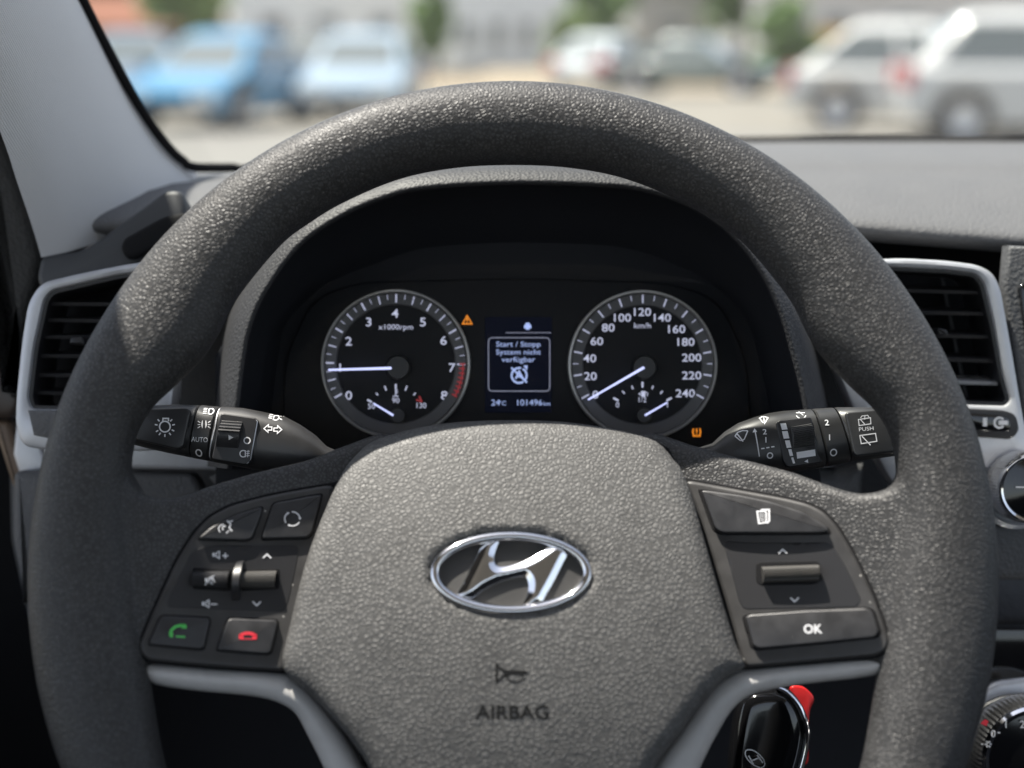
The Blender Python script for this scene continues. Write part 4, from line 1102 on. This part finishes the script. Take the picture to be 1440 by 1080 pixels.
def mark(name, fn, m, parent, z):
    ik = Ink(W, -.007); fn(ik); 
    if parent.name in PLANES:
        pl, lift = PLANES[parent.name]; return ik.build(name, m, parent, z=lambda x, y: pl(x, y) + lift + .0002)
    return ik.build(name, m, parent, z=lambda x, y: zsp(x, y) + z)
bv = button('voice_button', [(282, 760), (300, 742), (334, 723), (367, 711.5), (366, 722), (354, 757), (345, 760)])
bc = button('mode_button', [(382, 706), (440, 693), (449, 692), (446, 706), (436, 748), (429, 754), (368, 757), (369, 748)])
bp = button('answer_button', [(236, 868), (297, 870), (299, 876), (292, 912), (286, 914), (222, 908), (222, 902)])
bh = button('hang_up_button', [(324, 870), (388, 872), (391, 878), (382, 917), (376, 920), (310, 915), (311, 908)])
def f(ik):
    ik.line([(321, 733), (326, 738), (324, 743), (328, 748)], 1.8); ik.line([(323, 735), (329, 733)], 1.5)
    ik.arc(318, 744, 3, 60, 240, 1.6, 8); ik.arc(316, 745, 6, 80, 230, 1.5, 8); ik.line([(324, 747), (320, 751)], 1.4)
mark('voice_icon', f, M_PRINT, bv, .0043)
def f(ik):
    for a in (10, 130, 250): ik.arc(409, 728, 10.5, a, a + 84, 1.7, 12, ry=10); ik.poly([(409 + 12.8 * math.cos(R(a)), 728 - 12 * math.sin(R(a))), (409 + 8.2 * math.cos(R(a)), 728 - 8 * math.sin(R(a))), (409 + 10.5 * math.cos(R(a - 16)), 728 - 10 * math.sin(R(a - 16)))])
mark('cycle_icon', f, M_PRINT, bc, .0043)
def f(ik):
    ik.line([(249, 894), (250, 888), (255, 883), (262, 881), (268, 881)], 3.4); ik.poly([(262, 879), (269, 880), (270, 885), (263, 885)]); ik.poly([(247, 891), (252, 891), (252, 898), (248, 897)]); ik.line([(256, 896.5), (268, 897)], 2)
mark('answer_icon', f, M_GREEN, bp, .0043)
def f(ik):
    ik.arc(351, 897, 11, 15, 165, 4.2, 14, ry=6); ik.poly([(339, 892), (345, 894), (345, 900), (339, 899)]); ik.poly([(363, 892), (357, 894), (357, 900), (363, 899)]); ik.line([(345, 899), (357, 899)], 1.2)
mark('hang_up_icon', f, M_RED, bh, .0043)
def chevron(ik, u, v, s, w=2.0): ik.line([(u - 5.5, v + s * 3), (u, v - s * 2.5), (u + 5.5, v + s * 3)], w)
def spk(ik, u, v):
    ik.poly([(u - 7, v - 2.6), (u - 4, v - 2.6), (u - 4, v + 2.6), (u - 7, v + 2.6)]); ik.line([(u - 2, v - 2.5), (u + 2, v - 5), (u + 2, v + 5), (u - 2, v + 2.5)], 1.5, closed=True)
def f(ik):
    spk(ik, 308, 781); ik.line([(314, 782), (322, 782)], 1.8); ik.line([(318, 778), (318, 786)], 1.8)
    spk(ik, 295, 850); ik.line([(299, 850.5), (308, 850.5)], 1.9); chevron(ik, 374, 781, 1); chevron(ik, 361, 849, -1)
mark('panel_symbols', f, M_PRINT, lp, .0027)
def roller(name, quad, parent, m, amp=.0042, n=22, along='x', base=.0022):
    a, b, c, d = [Vector(q) for q in W.many(quad, -.007)]          # a-b top edge, d-c bottom edge
    rings = []; sl = 36
    for i in range(sl + 1):
        t = i / sl; p = a + (b - a) * t; q = d + (c - d) * t; ring = []
        gr = -.00045 if i % 2 else 0
        for k in range(11):
            s_ = k / 10; x = p + (q - p) * s_; z = (amp + gr) * math.sqrt(max(0, 1 - (2 * s_ - 1) ** 2))
            ring.append((x.x, x.y, base + z + zsp(x.x, x.y)))
        rings.append(ring)
    return loft(name, rings, m, parent, closed=False, sharp=25)
side_plate('wheel_slot', [(276, 800), (330, 802), (392, 799), (392, 828), (330, 832), (276, 830)], .0022, .0027, .0002, M_VOID, lp, .001)
r1 = roller('volume_roller', [(278, 804), (324, 803), (322, 829), (276, 828)], wheel, M_BUTTON)
roller('seek_roller', [(340, 803), (388, 801), (386, 827), (338, 828)], wheel, mat('roller_grey', (.06, .058, .055), .4))
def f(ik):
    spk(ik, 299, 817); ik.line([(291, 824), (304, 810)], 1.6); ik.line([(302, 814), (305, 820)], 1.3)
ik = Ink(W, -.004); f(ik); ik.build('mute_icon', M_PRINT, r1, z=surf([r1], .0004, fallback=-.006))
fin = W.many([(333, 790), (343, 788), (338, 844), (328, 845)], -.007)
a, b, c, d = [Vector(q) for q in fin]
V = []
rings = []
for k in range(11):
    s_ = k / 10; p = a + (d - a) * s_; q = b + (c - b) * s_; z = .0022 + .0058 * math.sin(math.pi * s_) ** .7
    z0 = zsp(p.x, p.y)
    rings.append([(p.x, p.y, z0), (p.x, p.y, z0 + z), (q.x, q.y, z0 + z), (q.x, q.y, z0)])
loft('divider_fin', rings, M_BLACK, wheel, sharp=30)

RP = [(966, 668), (996, 674), (1049, 686), (1102, 698), (1135, 708), (1156, 720), (1174, 742), (1194, 780), (1215, 828), (1232, 877), (1239, 902), (1234, 917), (1221, 924), (1140, 931), (1049, 939), (1042, 925), (1028, 866), (1004, 783), (984, 715)]
side_plate('panel_gap', inset(ccw([(u, -v) for u, v in RP]), -3.2) and [(u, -v) for u, v in inset(ccw([(u, -v) for u, v in RP]), -3.2)], -.003, .0009, .0004, M_VOID, wheel, .002)
rp = side_plate('right_panel', RP, -.006, .0022, .0012, M_PANEL, wheel, .006)
side_plate('panel_groove', [(930, 612), (946, 622), (968, 668), (988, 725), (1006, 785), (1030, 866), (1046, 940), (1036, 938), (1012, 850), (985, 745), (965, 690)], -.002, .0012, .0004, M_VOID, wheel, .0005)
side_plate('recess', [(1019, 758), (1060, 762), (1164, 764), (1184, 800), (1203, 846), (1197, 856), (1046, 857), (1040, 845)], .0018, .0024, .0003, M_BLACK, rp, .003)
bpg = button('page_button', [(989, 686), (998, 686.5), (1040, 694), (1080, 704), (1126, 721), (1158, 742), (1161, 750), (1150, 751.5), (1018, 748), (1008, 742)], lift=.0052)
bok = button('ok_button', [(1048, 868), (1054, 864.5), (1130, 859.5), (1208, 857.5), (1216, 862), (1224, 890), (1219, 898), (1140, 906), (1066, 912.5), (1058, 908)], lift=.0046)
def f(ik):
    ik.line([(1070, 717), (1081, 717), (1081, 733), (1078, 736)], 2.4); ik.line([(1065, 719), (1075, 719), (1077, 721), (1077, 735), (1067, 736)], 2.2, closed=True)
    for k in range(4): ik.line([(1068, 723 + 3 * k), (1074.5, 723 + 3 * k)], 1.0)
mark('page_icon', f, M_PRINT, bpg, .0055)
mark('ok_lettering', lambda ik: ik.text('OK', 1137.5, 885.5, 12, .02, .95), M_PRINT, bok, .0049)
def f(ik): chevron(ik, 1101, 775, 1); chevron(ik, 1116, 844, -1)
mark('panel_symbols', f, M_PRINT, rp, .0027)
side_plate('wheel_slot', [(1064, 793), (1070, 790), (1146, 790), (1150, 796), (1149, 820), (1140, 823), (1070, 823), (1064, 818)], .0022, .0027, .0002, M_VOID, rp, .001)
def roller_h(name, quad, parent, m, amp=.0055, base=.0022):
    a, b, c, d = [Vector(q) for q in W.many(quad, -.007)]
    rings = []
    for k in range(29):
        s_ = k / 28; p = a + (d - a) * s_; q = b + (c - b) * s_; z = (amp - (.0004 if k % 2 else 0)) * math.sqrt(max(0, 1 - (2 * s_ - 1) ** 2))
        z0 = base + zsp(p.x, p.y)
        rings.append([(p.x, p.y, z0 - .002), (p.x, p.y, z0 + z), (q.x, q.y, base + zsp(q.x, q.y) + z), (q.x, q.y, z0 - .002)])
    return loft(name, rings, m, parent, sharp=25)
roller_h('menu_roller', [(1071, 796), (1147, 795), (1147, 819), (1073, 820)], wheel, mat('roller_grey2', (.055, .053, .05), .4))

# silver lower spokes, left and right
TL = [(217, 933), (300, 939), (400, 945), (420, 958), (448, 985), (478, 1025), (505, 1070), (540, 1150), (560, 1260), (520, 1260), (480, 1140), (455, 1078), (433, 1033), (419, 1006), (404, 993), (379, 983), (343, 977), (289, 972), (231, 963), (217, 948)]
TR = [(1440 - u + 6, v - 5) for u, v in TL]
TR = [(1228, 925), (1140, 931), (1046, 940), (1024, 948), (998, 966), (974, 1000), (945, 1042), (915, 1085), (880, 1160), (850, 1260), (920, 1260), (955, 1150), (984, 1080), (1005, 1037), (1028, 998), (1052, 978), (1080, 970), (1125, 962), (1214, 951), (1230, 939)]
for px in (TL, TR):
    poly = W.many(crom(px, 3, closed=True), -.018)
    puff('spoke_trim', poly, lambda x, y: zsp(x, y) - .0005 - .5 * max(0, -y - .045) ** 1 * .4, .02, .0035, M_TRIM, wheel, roll=.006)
# dark core of the hub behind the cover
puff('hub_core', W.many([(500, 640), (940, 640), (1040, 930), (960, 1060), (900, 1260), (540, 1260), (480, 1060), (410, 930)], -.045), lambda x, y: -.047, .02, .012, M_VOID, wheel, roll=.006)

# ================================================================== KEY
KF = Frame(1085, 1030, .69, R(15))
key = thing('car_key', 'glossy black key fob with chrome edge hanging in the ignition', 'car key', frame=KF)
fobo = [(1036, 1000), (1050, 976), (1078, 968), (1104, 972), (1122, 992), (1131, 1020), (1129, 1050), (1118, 1090), (1100, 1140), (1040, 1140), (1026, 1080)]
puff('fob_body', KF.many(crom(fobo, 4, closed=True)), lambda x, y: .006 - 3 * (x - .0) ** 2, .012, .003, M_GLOSS, key, roll=.006)
cl = crom([(1092, 964), (1106, 972), (1122, 992), (1132, 1022), (1130, 1052), (1120, 1090), (1105, 1135)], 5)
rings = []
for i, (u, v) in enumerate(cl):
    p = Vector(KF.xy(u, v)); q = Vector(KF.xy(*cl[min(i + 1, len(cl) - 1)])) - Vector(KF.xy(*cl[max(i - 1, 0)])); nn = Vector((-q.y, q.x)).normalized()
    rings.append([(p.x + nn.x * .0016 * math.cos(t), p.y + nn.y * .0016 * math.cos(t), .002 + .0045 * math.sin(t)) for t in [2 * math.pi * k / 12 for k in range(12)]])
loft('chrome_edge', rings, M_CHROME, key)
ik = Ink(KF); ik.line([(1058 + 17 * math.cos(t) * .75 - 8 * math.sin(t) * .6, 1062 + 17 * math.cos(t) * .62 + 9 * math.sin(t) * .75) for t in [2 * math.pi * k / 28 for k in range(28)]], 1.6, closed=True)
ik.line([(1049, 1058), (1056, 1070)], 2); ik.line([(1061, 1057), (1069, 1068)], 2); ik.line([(1053, 1065), (1064, 1061)], 2)
ik.build('fob_emblem', M_CHROME2, key, z=.0075)
tagr = thing('key_tag', 'bright red tag behind the black key fob', 'key tag', frame=KF)
plate('tag_body', fillet(KF.many(crom([(1112, 968), (1128, 966), (1140, 974), (1146, 985), (1140, 1000), (1138, 1030), (1138, 1068), (1134, 1076), (1126, 1072), (1126, 1040), (1124, 1000)], 3, closed=True), -.008), .001), -.012, -.009, .0008, mat('red_plastic', (.65, .02, .02), .35), tagr)

# ================================================================== LEFT DOOR, FOOTWELL AND ROOF (surroundings)
dr = thing('driver_door', 'dark inner side of the driver door at the left edge', 'car door', loc=P(-20, 500, .72))
LD = dr.location
def dplate2(name, fr, px, z0, z1, bev, m, rad=.004):
    o = plate(name, fillet(fr.many(px), rad), z0, z1, bev, m); o.data.transform(fr.M); o.data.transform(Matrix.Translation(-LD)); o.parent = dr; return o
DF = Frame(-20, 500, .74, R(10))
M_DOOR = grained('door_seal', (.03, .03, .03), 600, .0006, .7)
dplate2('door_seal', DF, [(-30, 165), (-2, 180), (24, 250), (46, 318), (57, 362), (50, 400), (38, 440), (30, 500), (18, 560), (8, 560), (10, 470), (2, 400), (-12, 300), (-30, 220)], -.02, .0, .006, M_DOOR, .003)
DG = Frame(-40, 500, .80, R(0))
dplate2('door_card', DG, [(-700, 190), (10, 200), (42, 330), (30, 560), (22, 700), (50, 900), (84, 1080), (100, 1350), (-700, 1350)], -.03, -.01, .004, M_VOID)
dplate2('door_pull', DF, [(-60, 518), (14, 518), (22, 530), (22, 575), (12, 590), (-60, 590)], -.016, -.006, .004, mat('brown_plastic', (.06, .045, .038), .35))
dplate2('door_strip', DF, [(-20, 594), (2, 594), (22, 668), (16, 690), (6, 690), (-20, 610)], -.020, -.012, .003, mat('tan_plastic', (.16, .11, .075), .5))
# closed cabin around and behind the driver, outside the frame
M_CABIN = wallmat('cabin_lining', (.035, .035, .038))
roof = [Vector((-.62, .42, 1.60)), Vector((.95, .42, 1.60)), Vector((.95, -1.0, 1.64)), Vector((-.62, -1.0, 1.64))]
structure(thick('roof_lining', roof, Vector((0, 0, .03)), wallmat('headliner', (.5, .49, .47))))
structure(thick('shading_roof_rail', [Vector((-.80, .40, 1.575)), Vector((-.328, .40, 1.575)), Vector((-.318, .95, 1.565)), Vector((-.80, .95, 1.565))], Vector((0, 0, .03)), M_CABIN))  # unseen roof side, its inner edge placed to shade the wheel's left
structure(box('rear_bulkhead', -.62, .95, -1.03, -1.0, .2, 1.12, M_CABIN))
structure(box('cabin_floor', -.62, .95, -1.0, 1.3, .2, .23, M_CABIN))
structure(box('cabin_side', -.65, -.62, -1.0, .35, .2, .95, M_CABIN))
structure(box('cabin_side', .95, .98, -1.0, 1.2, .2, 1.06, M_CABIN))
structure(box('cabin_side', -.40, -.37, .35, 1.2, .2, .96, M_CABIN))
structure(box('firewall', -.40, .95, 1.0, 1.03, .2, 1.12, M_CABIN))
